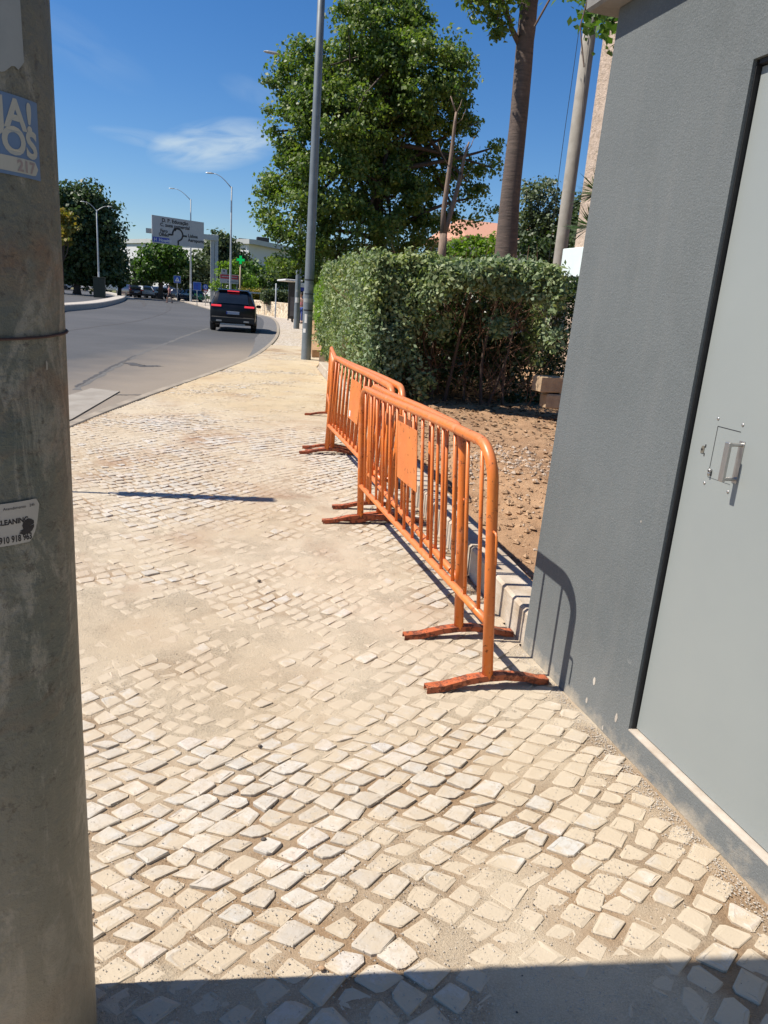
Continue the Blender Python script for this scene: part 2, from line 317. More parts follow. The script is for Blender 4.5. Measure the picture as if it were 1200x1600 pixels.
MAT = dict(
    sand=mk_sand(), stone=mk_stone(), paving=mk_paving(), asphalt=mk_asphalt(), soil=mk_soil(), stucco=mk_stucco(),
    orange=mk_orange(), orange_worn=mk_orange('worn_orange_paint', 0.10, (0.45, 0.10, 0.03)), galv=mk_galv(),
    grass=mk_grass(), rubblewall=mk_rubblewall(), tiles=mk_tiles(), render=mk_rough_render(),
    bark=mk_bark('banded_bark', (0.15, 0.105, 0.08), (0.095, 0.07, 0.055)), bark2=mk_bark('rough_bark', (0.10, 0.07, 0.05), (0.05, 0.037, 0.028), False),
    dead=mk_bark('pale_branch', (0.30, 0.21, 0.15), (0.2, 0.14, 0.1), False),
    stem=mk_bark('hedge_stem', (0.14, 0.095, 0.065), (0.085, 0.055, 0.04), False),
    twig=simple('dry_twig', (0.22, 0.115, 0.065), (0.12, 0.065, 0.04), 5, 0.9),
    door=simple('door_paint', (0.250, 0.272, 0.262), (0.235, 0.257, 0.249), 1.6, 0.42, spec=0.4, r2=0.5, bump=0.03, bscale=300),
    concrete=simple('concrete', (0.47, 0.43, 0.37), (0.36, 0.32, 0.27), 9, 0.9, bump=0.35, bscale=90),
    kerbstone=simple('kerb_concrete', (0.50, 0.44, 0.36), (0.36, 0.29, 0.21), 6, 0.9, bump=0.4, bscale=70, bd=0.01),
    darkkerb=simple('weathered_kerb', (0.33, 0.28, 0.215), (0.22, 0.19, 0.15), 3, 0.9, bump=0.3, bscale=20),
    gutter=simple('grey_setts', (0.155, 0.15, 0.145), (0.10, 0.098, 0.095), 12, 0.85, bump=0.5, bscale=12, bd=0.03),
    tar=simple('tar_joint', (0.045, 0.043, 0.042), (0.08, 0.075, 0.07), 20, 0.75),
    dusty=simple('dusty_joint', (0.125, 0.12, 0.11), (0.09, 0.088, 0.085), 12, 0.9),
    rubber=simple('black_rubber', (0.012, 0.012, 0.013), (0.02, 0.02, 0.02), 30, 0.7),
    steel=simple('brushed_steel', (0.5, 0.49, 0.47), (0.42, 0.4, 0.38), 30, 0.35, metal=0.9),
    bronze=simple('dull_metal', (0.28, 0.26, 0.2), (0.22, 0.2, 0.16), 30, 0.5, metal=0.6),
    lamp=simple('galvanised_post', (0.20, 0.225, 0.235), (0.16, 0.18, 0.19), 4, 0.5, metal=0.35),
    lightpost=simple('pale_post', (0.42, 0.44, 0.44), (0.34, 0.36, 0.36), 4, 0.5, metal=0.2),
    conpole=simple('concrete_pole', (0.30, 0.28, 0.245), (0.24, 0.22, 0.19), 5, 0.9, bump=0.2, bscale=50),
    white=simple('white_paint', (0.72, 0.72, 0.7), (0.62, 0.62, 0.6), 3, 0.6),
    offwhite=simple('sticker_white', (0.42, 0.40, 0.35), (0.37, 0.35, 0.31), 12, 0.6),
    stickgrey=simple('faded_paper', (0.30, 0.32, 0.31), (0.24, 0.26, 0.255), 14, 0.8),
    stickblue=simple('sticker_blue', (0.12, 0.20, 0.33), (0.10, 0.17, 0.29), 9, 0.55),
    cream=simple('sticker_cream', (0.42, 0.42, 0.36), (0.38, 0.38, 0.33), 9, 0.6),
    fadepink=simple('faded_pink', (0.30, 0.25, 0.235), (0.28, 0.23, 0.22), 9, 0.6),
    ink=simple('black_ink', (0.02, 0.018, 0.018), (0.03, 0.025, 0.025), 30, 0.7),
    housewall=simple('white_wall', (0.52, 0.53, 0.55), (0.44, 0.45, 0.47), 1, 0.85),
    whitewall=simple('painted_band', (0.68, 0.76, 0.74), (0.62, 0.7, 0.68), 2, 0.7),
    slab=simple('roof_slab', (0.22, 0.215, 0.2), (0.15, 0.145, 0.135), 5, 0.9, bump=0.3, bscale=60),
    signwhite=simple('sign_white', (0.40, 0.41, 0.42), (0.37, 0.38, 0.39), 1, 0.5),
    signblue=simple('sign_blue', (0.02, 0.10, 0.42), (0.02, 0.08, 0.36), 4, 0.45),
    signnavy=simple('panel_blue', (0.03, 0.06, 0.36), (0.03, 0.05, 0.32), 4, 0.45),
    signred=simple('sign_red', (0.45, 0.05, 0.05), (0.4, 0.04, 0.045), 4, 0.5),
    green=simple('bike_green', (0.03, 0.33, 0.12), (0.03, 0.26, 0.1), 4, 0.4),
    cross=simple('pharmacy_green', (0.01, 0.25, 0.06), (0.01, 0.2, 0.05), 4, 0.4, emit=((0.0, 0.8, 0.15), 0.3)),
    crossdark=simple('cross_case', (0.01, 0.10, 0.04), (0.01, 0.08, 0.03), 4, 0.5),
    shelter=simple('dark_frame', (0.035, 0.032, 0.03), (0.05, 0.045, 0.04), 5, 0.5),
    carblack=simple('black_car_paint', (0.008, 0.009, 0.014), (0.004, 0.005, 0.007), 3, 0.35, coat=0.15, spec=0.3),
    cardark=simple('dark_car_paint', (0.018, 0.02, 0.028), (0.012, 0.013, 0.018), 3, 0.2, coat=1.0),
    carblue=simple('navy_car_paint', (0.015, 0.03, 0.06), (0.012, 0.022, 0.045), 3, 0.2, coat=1.0),
    carsilver=simple('silver_car_paint', (0.52, 0.56, 0.6), (0.47, 0.5, 0.54), 3, 0.3, coat=0.6),
    carwhite=simple('white_car_paint', (0.7, 0.72, 0.72), (0.62, 0.64, 0.64), 3, 0.3, coat=0.6),
    carred=simple('maroon_car_paint', (0.035, 0.012, 0.016), (0.025, 0.01, 0.012), 3, 0.25, coat=0.8),
    glass=simple('dark_glass', (0.012, 0.016, 0.022), (0.01, 0.013, 0.018), 3, 0.06, spec=0.8),
    plastic=simple('black_plastic', (0.014, 0.014, 0.015), (0.02, 0.02, 0.02), 10, 0.55),
    tail=simple('lit_tail_light', (0.6, 0.02, 0.03), (0.5, 0.02, 0.03), 5, 0.3, emit=((1.0, 0.06, 0.09), 0.5)),
    redlens=simple('red_lens', (0.35, 0.01, 0.015), (0.3, 0.01, 0.01), 5, 0.25),
    plate=simple('number_plate', (0.42, 0.47, 0.58), (0.36, 0.4, 0.5), 14, 0.4),
    skin=simple('skin', (0.42, 0.24, 0.17), (0.38, 0.21, 0.15), 5, 0.6),
    pink=simple('pink_cloth', (0.62, 0.25, 0.25), (0.55, 0.2, 0.2), 8, 0.85),
    darkcloth=simple('dark_cloth', (0.04, 0.04, 0.05), (0.06, 0.05, 0.06), 8, 0.9),
    bluecloth=simple('blue_cloth', (0.03, 0.07, 0.26), (0.03, 0.05, 0.2), 8, 0.9),
    hair=simple('hair', (0.03, 0.02, 0.015), (0.05, 0.03, 0.02), 20, 0.7),
    stadium=simple('stadium_panel', (0.60, 0.60, 0.585), (0.56, 0.56, 0.545), 0.4, 0.6),
    stadroof=simple('stadium_rim', (0.46, 0.47, 0.45), (0.4, 0.41, 0.4), 0.4, 0.6),
    block=simple('sandstone_block', (0.42, 0.31, 0.19), (0.3, 0.21, 0.13), 8, 0.95, bump=0.5, bscale=40, bd=0.02),
    whiterock=simple('mortar_lump', (0.46, 0.38, 0.30), (0.33, 0.25, 0.18), 8, 0.95, bump=0.4, bscale=60),
    clod=simple('earth_clod', (0.42, 0.28, 0.165), (0.28, 0.175, 0.10), 8, 0.97, bump=0.6, bscale=90),
    gravel=simple('gravel', (0.50, 0.45, 0.37), (0.36, 0.32, 0.27), 60, 0.9),
    darkstone=simple('dark_stone', (0.07, 0.06, 0.055), (0.12, 0.1, 0.08), 60, 0.85),
    litter=simple('dry_leaf', (0.26, 0.17, 0.09), (0.16, 0.1, 0.055), 10, 0.9),
    orangewall=simple('low_wall', (0.55, 0.42, 0.28), (0.45, 0.33, 0.22), 3, 0.9, bump=0.3, bscale=40),
    hedgebox=simple('green_cabinet', (0.035, 0.04, 0.025), (0.03, 0.035, 0.02), 3, 0.7),
    L_big=leafmat('plane_leaf', [(0.06, 0.115, 0.024), (0.10, 0.165, 0.036), (0.18, 0.23, 0.06), (0.055, 0.10, 0.032)], 0.5, 0.38),
    L_hedge=leafmat('hedge_leaf', [(0.09, 0.145, 0.07), (0.16, 0.22, 0.11), (0.29, 0.34, 0.20), (0.06, 0.11, 0.05)], 0.55, 0.25, 0.35),
    L_hedge2=leafmat('dark_hedge_leaf', [(0.03, 0.06, 0.02), (0.05, 0.085, 0.03), (0.03, 0.055, 0.02)], 0.35, 0.2, 0.6),  # hedge leaf darkened to stand for shade: hedge interior and right-hand hedge
    L_lime=leafmat('lime_leaf', [(0.11, 0.2, 0.025), (0.15, 0.25, 0.03), (0.09, 0.17, 0.03)], 0.5, 0.4),
    L_olive=leafmat('olive_leaf', [(0.08, 0.115, 0.07), (0.13, 0.17, 0.11), (0.06, 0.09, 0.055)], 0.5, 0.25),
    L_dark=leafmat('dark_leaf', [(0.02, 0.045, 0.015), (0.035, 0.065, 0.02), (0.045, 0.075, 0.03)], 0.55, 0.2),
    L_round=leafmat('green_leaf', [(0.05, 0.11, 0.02), (0.075, 0.15, 0.025), (0.04, 0.09, 0.02)], 0.5, 0.35),
    L_yellow=leafmat('yellow_leaf', [(0.30, 0.2, 0.03), (0.22, 0.19, 0.04), (0.13, 0.15, 0.04)], 0.5, 0.35),
    L_yucca=leafmat('yucca_leaf', [(0.03, 0.075, 0.025), (0.05, 0.1, 0.035)], 0.4, 0.2),
    L_far=leafmat('distant_leaf', [(0.05, 0.08, 0.035), (0.08, 0.11, 0.05), (0.04, 0.07, 0.03)], 0.6, 0.2),
    L_poplar=leafmat('poplar_leaf', [(0.04, 0.075, 0.03), (0.06, 0.1, 0.045), (0.035, 0.06, 0.025)], 0.5, 0.25),
)

# ------------------------------------------------------------------ mesh helpers
class MB:
    def __init__(s): s.v = []; s.f = []
    def add(s, vs, fs):
        o = len(s.v); s.v += [tuple(v) for v in vs]; s.f += [tuple(i+o for i in f) for f in fs]; return s
    def box(s, lo, hi, rz=0, c=None, bev=0):
        x0, y0, z0 = lo; x1, y1, z1 = hi
        if bev:
            b = bev; vs = []; 
            for z, i in ((z0, b), (z0+b, 0), (z1-b, 0), (z1, b)):
                vs += [(x0+i, y0+i, z), (x1-i, y0+i, z), (x1-i, y1-i, z), (x0+i, y1-i, z)]
            fs = [(3, 2, 1, 0), (12, 13, 14, 15)]
            for k in range(3):
                for j in range(4): a = k*4+j; b2 = k*4+(j+1) % 4; fs.append((a, b2, b2+4, a+4))
        else:
            vs = [(x0, y0, z0), (x1, y0, z0), (x1, y1, z0), (x0, y1, z0), (x0, y0, z1), (x1, y0, z1), (x1, y1, z1), (x0, y1, z1)]
            fs = [(3, 2, 1, 0), (4, 5, 6, 7), (0, 1, 5, 4), (1, 2, 6, 5), (2, 3, 7, 6), (3, 0, 4, 7)]
        if rz:
            cx, cy = c if c else ((x0+x1)/2, (y0+y1)/2); ca, sa = math.cos(rz), math.sin(rz)
            vs = [(cx+(x-cx)*ca-(y-cy)*sa, cy+(x-cx)*sa+(y-cy)*ca, z) for x, y, z in vs]
        return s.add(vs, fs)
    def tube(s, pts, r, seg=10, cap=True):
        pts = [Vector(p) for p in pts]; rs = r if isinstance(r, (list, tuple)) else [r]*len(pts)
        t0 = (pts[1]-pts[0]).normalized(); up = Vector((0, 0, 1)) if abs(t0.z) < 0.9 else Vector((1, 0, 0))
        u = t0.cross(up).normalized(); vs = []
        for i, p in enumerate(pts):
            t = (pts[min(i+1, len(pts)-1)]-pts[max(i-1, 0)]).normalized()
            u = (u-t*u.dot(t)).normalized(); v = t.cross(u)
            for k in range(seg):
                a = 2*math.pi*k/seg; vs.append(p+(u*math.cos(a)+v*math.sin(a))*rs[i])
        fs = []
        for i in range(len(pts)-1):
            for k in range(seg): a = i*seg+k; b = i*seg+(k+1) % seg; fs.append((a, b, b+seg, a+seg))
        if cap: fs += [tuple(range(seg-1, -1, -1)), tuple(range((len(pts)-1)*seg, len(pts)*seg))]
        return s.add(vs, fs)
    def lathe(s, prof, seg=24, c=(0, 0, 0)):
        vs = []; fs = []
        for r, z in prof:
            for k in range(seg): a = 2*math.pi*k/seg; vs.append((c[0]+r*math.cos(a), c[1]+r*math.sin(a), c[2]+z))
        for i in range(len(prof)-1):
            for k in range(seg): a = i*seg+k; b = i*seg+(k+1) % seg; fs.append((a, b, b+seg, a+seg))
        fs += [tuple(range(seg-1, -1, -1)), tuple(range((len(prof)-1)*seg, len(prof)*seg))]
        return s.add(vs, fs)
    def prism(s, poly, z0, z1):
        n = len(poly); vs = [(x, y, z0) for x, y in poly]+[(x, y, z1) for x, y in poly]
        fs = [tuple(range(n-1, -1, -1)), tuple(range(n, 2*n))]+[(i, (i+1) % n, (i+1) % n+n, i+n) for i in range(n)]
        return s.add(vs, fs)
    def plate(s, o, ex, ey, poly, th):     # polygon in plane (o, ex, ey), thickened backwards
        o = Vector(o); ex = Vector(ex); ey = Vector(ey); nn = ex.cross(ey).normalized(); n = len(poly)
        vs = [o+ex*a+ey*b for a, b in poly]+[o+ex*a+ey*b-nn*th for a, b in poly]
        fs = [tuple(range(n)), tuple(range(2*n-1, n-1, -1))]+[(i, i+n, (i+1) % n+n, (i+1) % n) for i in range(n)]
        return s.add(vs, fs)
    def loft(s, rings):
        n = len(rings[0]); vs = [p for r in rings for p in r]; fs = []
        for i in range(len(rings)-1):
            for k in range(n): a = i*n+k; b = i*n+(k+1) % n; fs.append((a, b, b+n, a+n))
        fs += [tuple(range(n-1, -1, -1)), tuple(range((len(rings)-1)*n, len(rings)*n))]
        return s.add(vs, fs)
def tag(o, label=None, cat=None, group=None, kind=None):
    if label: o['label'] = label
    if cat: o['category'] = cat
    if group: o['group'] = group
    if kind: o['kind'] = kind
    return o
def link_mesh(name, me, mat, parent=None, smooth=False):
    if mat: me.materials.append(mat)
    o = bpy.data.objects.new(name, me); COL.objects.link(o)
    if parent: o.parent = parent
    if smooth: me.polygons.foreach_set('use_smooth', [True]*len(me.polygons))
    return o
def obj(name, mb, mat, parent=None, smooth=False):
    me = bpy.data.meshes.new(name); me.from_pydata(mb.v, [], mb.f); me.update()
    o = link_mesh(name, me, mat, parent, smooth)
    if smooth == 'auto':
        pass
    return o
def soften(o, width=0.004, seg=2, angle=35):
    b = o.modifiers.new('bevel', 'BEVEL'); b.width = width; b.segments = seg; b.limit_method = 'ANGLE'; b.angle_limit = R_(angle); return o
def smooth_angle(o, deg=40):
    me = o.data; me.polygons.foreach_set('use_smooth', [True]*len(me.polygons))
    import bmesh
    bm = bmesh.new(); bm.from_mesh(me)
    for e in bm.edges:
        if len(e.link_faces) == 2 and e.calc_face_angle(0) > R_(deg): e.smooth = False
    bm.to_mesh(me); bm.free(); return o
def thing(name, label, cat, loc=(0, 0, 0), rotz=0, group=None):
    o = bpy.data.objects.new(name, None); COL.objects.link(o); o.location = loc; o.rotation_euler = (0, 0, rotz); o.empty_display_size = 0.2
    return tag(o, label, cat, group)
def quads(name, V, mat, parent=None, smooth=False):         # V: (n,4,3)
    n = len(V); me = bpy.data.meshes.new(name)
    me.vertices.add(n*4); me.vertices.foreach_set('co', np.ascontiguousarray(V, dtype=np.float32).ravel())
    me.loops.add(n*4); me.loops.foreach_set('vertex_index', np.arange(n*4, dtype=np.int32))
    me.polygons.add(n); me.polygons.foreach_set('loop_start', np.arange(0, n*4, 4, dtype=np.int32))
    try: me.polygons.foreach_set('loop_total', np.full(n, 4, dtype=np.int32))
    except Exception: pass
    me.update(calc_edges=True); me.validate()
    return link_mesh(name, me, mat, parent, smooth)
def leaf_quads(P, size, nb=None, nbw=0.6, aspect=0.6, fold=0.12, seed=0):
    rs = np.random.RandomState(seed); n = len(P)
    nn = rs.normal(size=(n, 3));
    nn /= np.linalg.norm(nn, axis=1)[:, None]
    if nb is not None: nn = nn*(1-nbw)+nb*nbw
    nn /= np.linalg.norm(nn, axis=1)[:, None]+1e-9
    t = rs.normal(size=(n, 3)); t -= (t*nn).sum(1)[:, None]*nn; t /= np.linalg.norm(t, axis=1)[:, None]+1e-9
    b = np.cross(nn, t); s = (size*(0.65+0.7*rs.rand(n)))[:, None]
    V = np.stack([P-t*s*0.5, P+b*s*aspect*0.5+nn*s*fold, P+t*s*0.55, P-b*s*aspect*0.5+nn*s*fold], 1)
    return V
def grid_mesh(name, xs, ys, zf, mat, keep=None):
    X, Y = np.meshgrid(xs, ys); Z = zf(X, Y); nx, ny = len(xs), len(ys)
    V = np.stack([X, Y, Z], -1).reshape(-1, 3)
    i = np.arange(nx-1); j = np.arange(ny-1); I, J = np.meshgrid(i, j); a = (J*nx+I).ravel()
    F = np.stack([a, a+1, a+nx+1, a+nx], 1)
    if keep is not None:
        k = keep(X, Y).ravel(); F = F[k[F].all(1)]
    me = bpy.data.meshes.new(name); me.vertices.add(len(V)); me.vertices.foreach_set('co', V.astype(np.float32).ravel())
    me.loops.add(len(F)*4); me.loops.foreach_set('vertex_index', F.astype(np.int32).ravel())
    me.polygons.add(len(F)); me.polygons.foreach_set('loop_start', np.arange(0, len(F)*4, 4, dtype=np.int32))
    try: me.polygons.foreach_set('loop_total', np.full(len(F), 4, dtype=np.int32))
    except Exception: pass
    me.update(calc_edges=True)
    return link_mesh(name, me, mat, None, True)
_tabs = {}
def vnoise(x, y, seed=0):
    if seed not in _tabs: _tabs[seed] = np.random.RandomState(seed).rand(256, 256)
    T = _tabs[seed]; xi = np.floor(x).astype(int); yi = np.floor(y).astype(int); fx = x-xi; fy = y-yi
    fx = fx*fx*(3-2*fx); fy = fy*fy*(3-2*fy); g = lambda a, b: T[a & 255, b & 255]
    return (g(xi, yi)*(1-fx)+g(xi+1, yi)*fx)*(1-fy)+(g(xi, yi+1)*(1-fx)+g(xi+1, yi+1)*fx)*fy
def fbm(x, y, f, oct=4, seed=0, gain=0.5):
    s = 0; a = 1; t = 0
    for o in range(oct): s = s+a*vnoise(x*f+17*o, y*f+31*o, seed+o); t += a; a *= gain; f *= 2.03
    return s/t-0.5
def interp(path, y):               # path of (x, y) with growing y -> x at y
    ys = [p[1] for p in path]; xs = [p[0] for p in path]; return np.interp(y, ys, xs)
def sweep(path, prof):             # prof: (offset to the right of travel, z); polyline path (x, y)
    P = [Vector((x, y)) for x, y in path]; rings = []
    for i, p in enumerate(P):
        t = (P[min(i+1, len(P)-1)]-P[max(i-1, 0)]).normalized(); nr_ = Vector((t.y, -t.x))
        rings.append([(p.x+nr_.x*o, p.y+nr_.y*o, z) for o, z in prof])
    return MB().loft(rings)
def smooth_path(pts, k=6):
    out_ = []; P = [Vector(p) for p in pts]
    for i in range(len(P)-1):
        p0 = P[max(i-1, 0)]; p1 = P[i]; p2 = P[i+1]; p3 = P[min(i+2, len(P)-1)]
        for j in range(k):
            t = j/k; out_.append(0.5*((2*p1)+(p2-p0)*t+(2*p0-5*p1+4*p2-p3)*t*t+(3*p1-p0-3*p2+p3)*t**3))
    out_.append(P[-1]); return [tuple(p) for p in out_]
def text_mesh(s, size=1.0, bold=0.0, align='LEFT', font_shear=0):
    cu = bpy.data.curves.new('lettering', 'FONT'); cu.body = s; cu.size = size; cu.offset = bold; cu.align_x = align; cu.resolution_u = 4; cu.shear = font_shear
    o = bpy.data.objects.new('lettering', cu); COL.objects.link(o)
    dg = bpy.context.evaluated_depsgraph_get(); me = bpy.data.meshes.new_from_object(o.evaluated_get(dg))
    vs = [tuple(v.co) for v in me.vertices]; fs = [tuple(p.vertices) for p in me.polygons]
    bpy.data.objects.remove(o); bpy.data.curves.remove(cu); bpy.data.meshes.remove(me)
    return vs, fs

# ================================================================== SETTING
ROADZ = -0.05
kerb_pts = [(-4.6, -6), (-3.3, 0), (-2.2, 4.5), (-1.08, 9.06), (-0.2, 12.1), (0.74, 15.1), (2.14, 20.3), (3.84, 29.5), (5.35, 40.6), (6.35, 50.0), (6.55, 55.5), (6.0, 60.0), (4.6, 62.0), (3.1, 62.6)]
g1 = [G(306.7, 476.8), G(285, 471), G(268, 466.4), G(250, 462.0)]
kerb_all = smooth_path(kerb_pts, 6)[:-1]+smooth_path([(3.1, 62.6)]+[(p[0], p[1]) for p in g1], 4)
wall_line = [(1.58, -6), (1.60, 2.0), (1.615, 2.86), (1.88, 5.39), (2.2, 8.3), (2.55, 11), (3.2, 17), (3.95, 20), (6.55, 34), (7.9, 41), (9.1, 50), (10.2, 58)]
# land
obj('ground', MB().prism([(-260, -60), (260, -60), (260, 420), (-260, 420)], -0.6, -0.12), MAT['grass'])['kind'] = 'structure'
obj('road', MB().prism([(-70, -20), (14, -20), (14, 66), (12, 140), (-70, 140)], -0.3, ROADZ), MAT['asphalt'])['kind'] = 'structure'
# pavement bed: from the kerb line to well right of the wall line
bed = [(x+0.02, y) for x, y in kerb_all]+[(40, kerb_all[-1][1]), (40, -6)]
o = obj('pavement', MB().prism(bed, -0.2, -0.02), MAT['paving']); o['kind'] = 'structure'
# kerb stones between road and pavement
kb = sweep(kerb_all, [(0.0, -0.19), (0.0, 0.0), (0.012, 0.012), (0.118, 0.012), (0.13, 0.0), (0.13, -0.19)])
o = obj('road_kerb', kb, MAT['darkkerb']); o['kind'] = 'structure'
# grey sett gutter along the bend
gut_o = [p for p in kerb_all if 19 < p[1] < 60.5 and p[0] > 1.8]
gut = []
for i, p in enumerate(gut_o):
    t = min(1, (p[1]-19)/9.0); wd = 0.08+0.62*t; gut.append((p[0]-wd, p[1]-0.1))
o = obj('gutter', MB().prism([(p[0]-0.004, p[1]) for p in gut_o]+gut[::-1], -0.12, ROADZ+0.012), MAT['gutter']); o['kind'] = 'structure'
# pale apron slab where the pavement drops to the road
ap = [G(142, 603), G(187, 607.5), G(112, 650), G(60, 668), G(20, 640)]
o = obj('concrete_apron', MB().prism([(a[0], a[1]) for a in ap], -0.12, ROADZ+0.016), simple('apron_concrete', (0.30, 0.275, 0.235), (0.24, 0.215, 0.18), 3, 0.9, bump=0.3, bscale=60)); o['kind'] = 'structure'
# joints and cracks in the asphalt
def ribbon(name, px, w0, mat, z=ROADZ+0.004, jit=0.0):
    P = smooth_path([G(*p)[:2] for p in px], 14); L = []; Rr = []
    for i, p in enumerate(P):
        a = Vector(P[max(i-1, 0)]); b_ = Vector(P[min(i+1, len(P)-1)]); t = (b_-a).normalized(); n_ = Vector((t.y, -t.x))
        j = rnd.uniform(-jit, jit); ww = w0*(0.5+rnd.random())*0.5
        L.append((p[0]+n_.x*(ww+j), p[1]+n_.y*(ww+j), z)); Rr.append((p[0]-n_.x*(ww-j), p[1]-n_.y*(ww-j), z))
    vs = L+Rr; n = len(P)
    o = obj(name, MB().add(vs, [(i, i+1, n+i+1, n+i) for i in range(n-1)]), mat); o['kind'] = 'structure'
ribbon('road_crack', [(118, 600), (135, 590), (160, 577), (175, 569), (195, 560), (212, 552)], 0.055, MAT['tar'], jit=0.02)
ribbon('road_joint', [(118, 604), (180, 569), (222, 548), (262, 533), (300, 519), (325, 511)], 0.10, MAT['dusty'], jit=0.03, z=ROADZ+0.002)
ribbon('road_joint', [(100, 515), (150, 508), (200, 502), (235, 495), (258, 487), (266, 481), (262, 476)], 0.11, MAT['tar'], jit=0.01)
ribbon('road_joint', [(195, 476), (212, 479), (225, 477), (222, 470), (212, 467)], 0.25, MAT['tar'], jit=0.02)
ribbon('road_crack', [(146, 612), (180, 612), (222, 612)], 0.05, MAT['tar'], jit=0.012)
ribbon('road_patch', [(200, 563), (222, 568), (250, 568)], 0.25, MAT['tar'], jit=0.04)

# median island with its kerb
isl = [(-17, 26), G(40, 489)[:2], G(100, 485)[:2], G(150, 480.3)[:2], G(176, 475)[:2], G(192, 470)[:2], G(197, 466.5)[:2]]
isl = smooth_path(isl, 5)
o = obj('median_island', sweep(isl, [(0, -0.1), (0, 0.23), (-0.04, 0.27), (-0.9, 0.27), (-0.95, 0.2), (-0.95, -0.1)]), MAT['concrete']); o['kind'] = 'structure'
isl2 = smooth_path([G(196, 466.5, 0)[:2], G(180, 461.5)[:2], G(160, 457)[:2], G(130, 454.5)[:2], G(95, 452)[:2]], 5)
o = obj('verge_kerb', sweep(isl2, [(0, -0.1), (0, 0.12), (0.05, 0.15), (0.9, 0.15), (0.9, -0.1)]), MAT['concrete']); o['kind'] = 'structure'
vg = [G(95, 451.5)[:2], G(130, 454.0)[:2], G(160, 456.5)[:2], G(188, 461.2)[:2], G(192, 459)[:2], (-4, 260), (-120, 260), (-120, 120)]
o = obj('grass_verge', MB().prism(vg, -0.2, 0.08), MAT['grass']); o['kind'] = 'structure'

# -------- sand-strewn cobbles
def right_x(y): return interp(wall_line, y)
def left_x(y): return interp(kerb_pts, y)+0.13
def inside(X, Y, m=0.0): return (X > left_x(Y)+m) & (X < right_x(Y)-m)
def sand_h(X, Y):
    big = fbm(X, Y, 1.1, 4, 3); mid = fbm(X, Y, 4.5, 3, 9)
    far = np.clip((Y-8.5)/5.0, 0, 1)
    side = np.clip((X-0.35)/1.2, 0, 1)*np.clip((3.2-Y)/1.5, 0, 1)
    return -0.0001+big*0.0165+mid*0.009+fbm(X, Y, 22, 2, 21)*0.0035+far*0.003+side*0.001
def dust_h(X, Y):                  # how thickly the dry dust lies
    side = np.clip((X-0.35)/1.2, 0, 1)*np.clip((3.2-Y)/1.5, 0, 1); far = np.clip((Y-8.5)/5.0, 0, 1)
    return 0.0020+fbm(X, Y, 1.1, 4, 3)*0.017+fbm(X, Y, 4.5, 3, 9)*0.008+far*0.003+side*0.004
ys = np.concatenate([np.arange(0.2, 4.5, 0.022), np.arange(4.5, 10, 0.04), np.arange(10, 24, 0.09)])
xs = np.arange(-2.4, 4.2, 0.024)
o = grid_mesh('sand_bedding', xs, ys, sand_h, MAT['sand'], lambda X, Y: inside(X, Y, -0.01)); o['kind'] = 'structure'
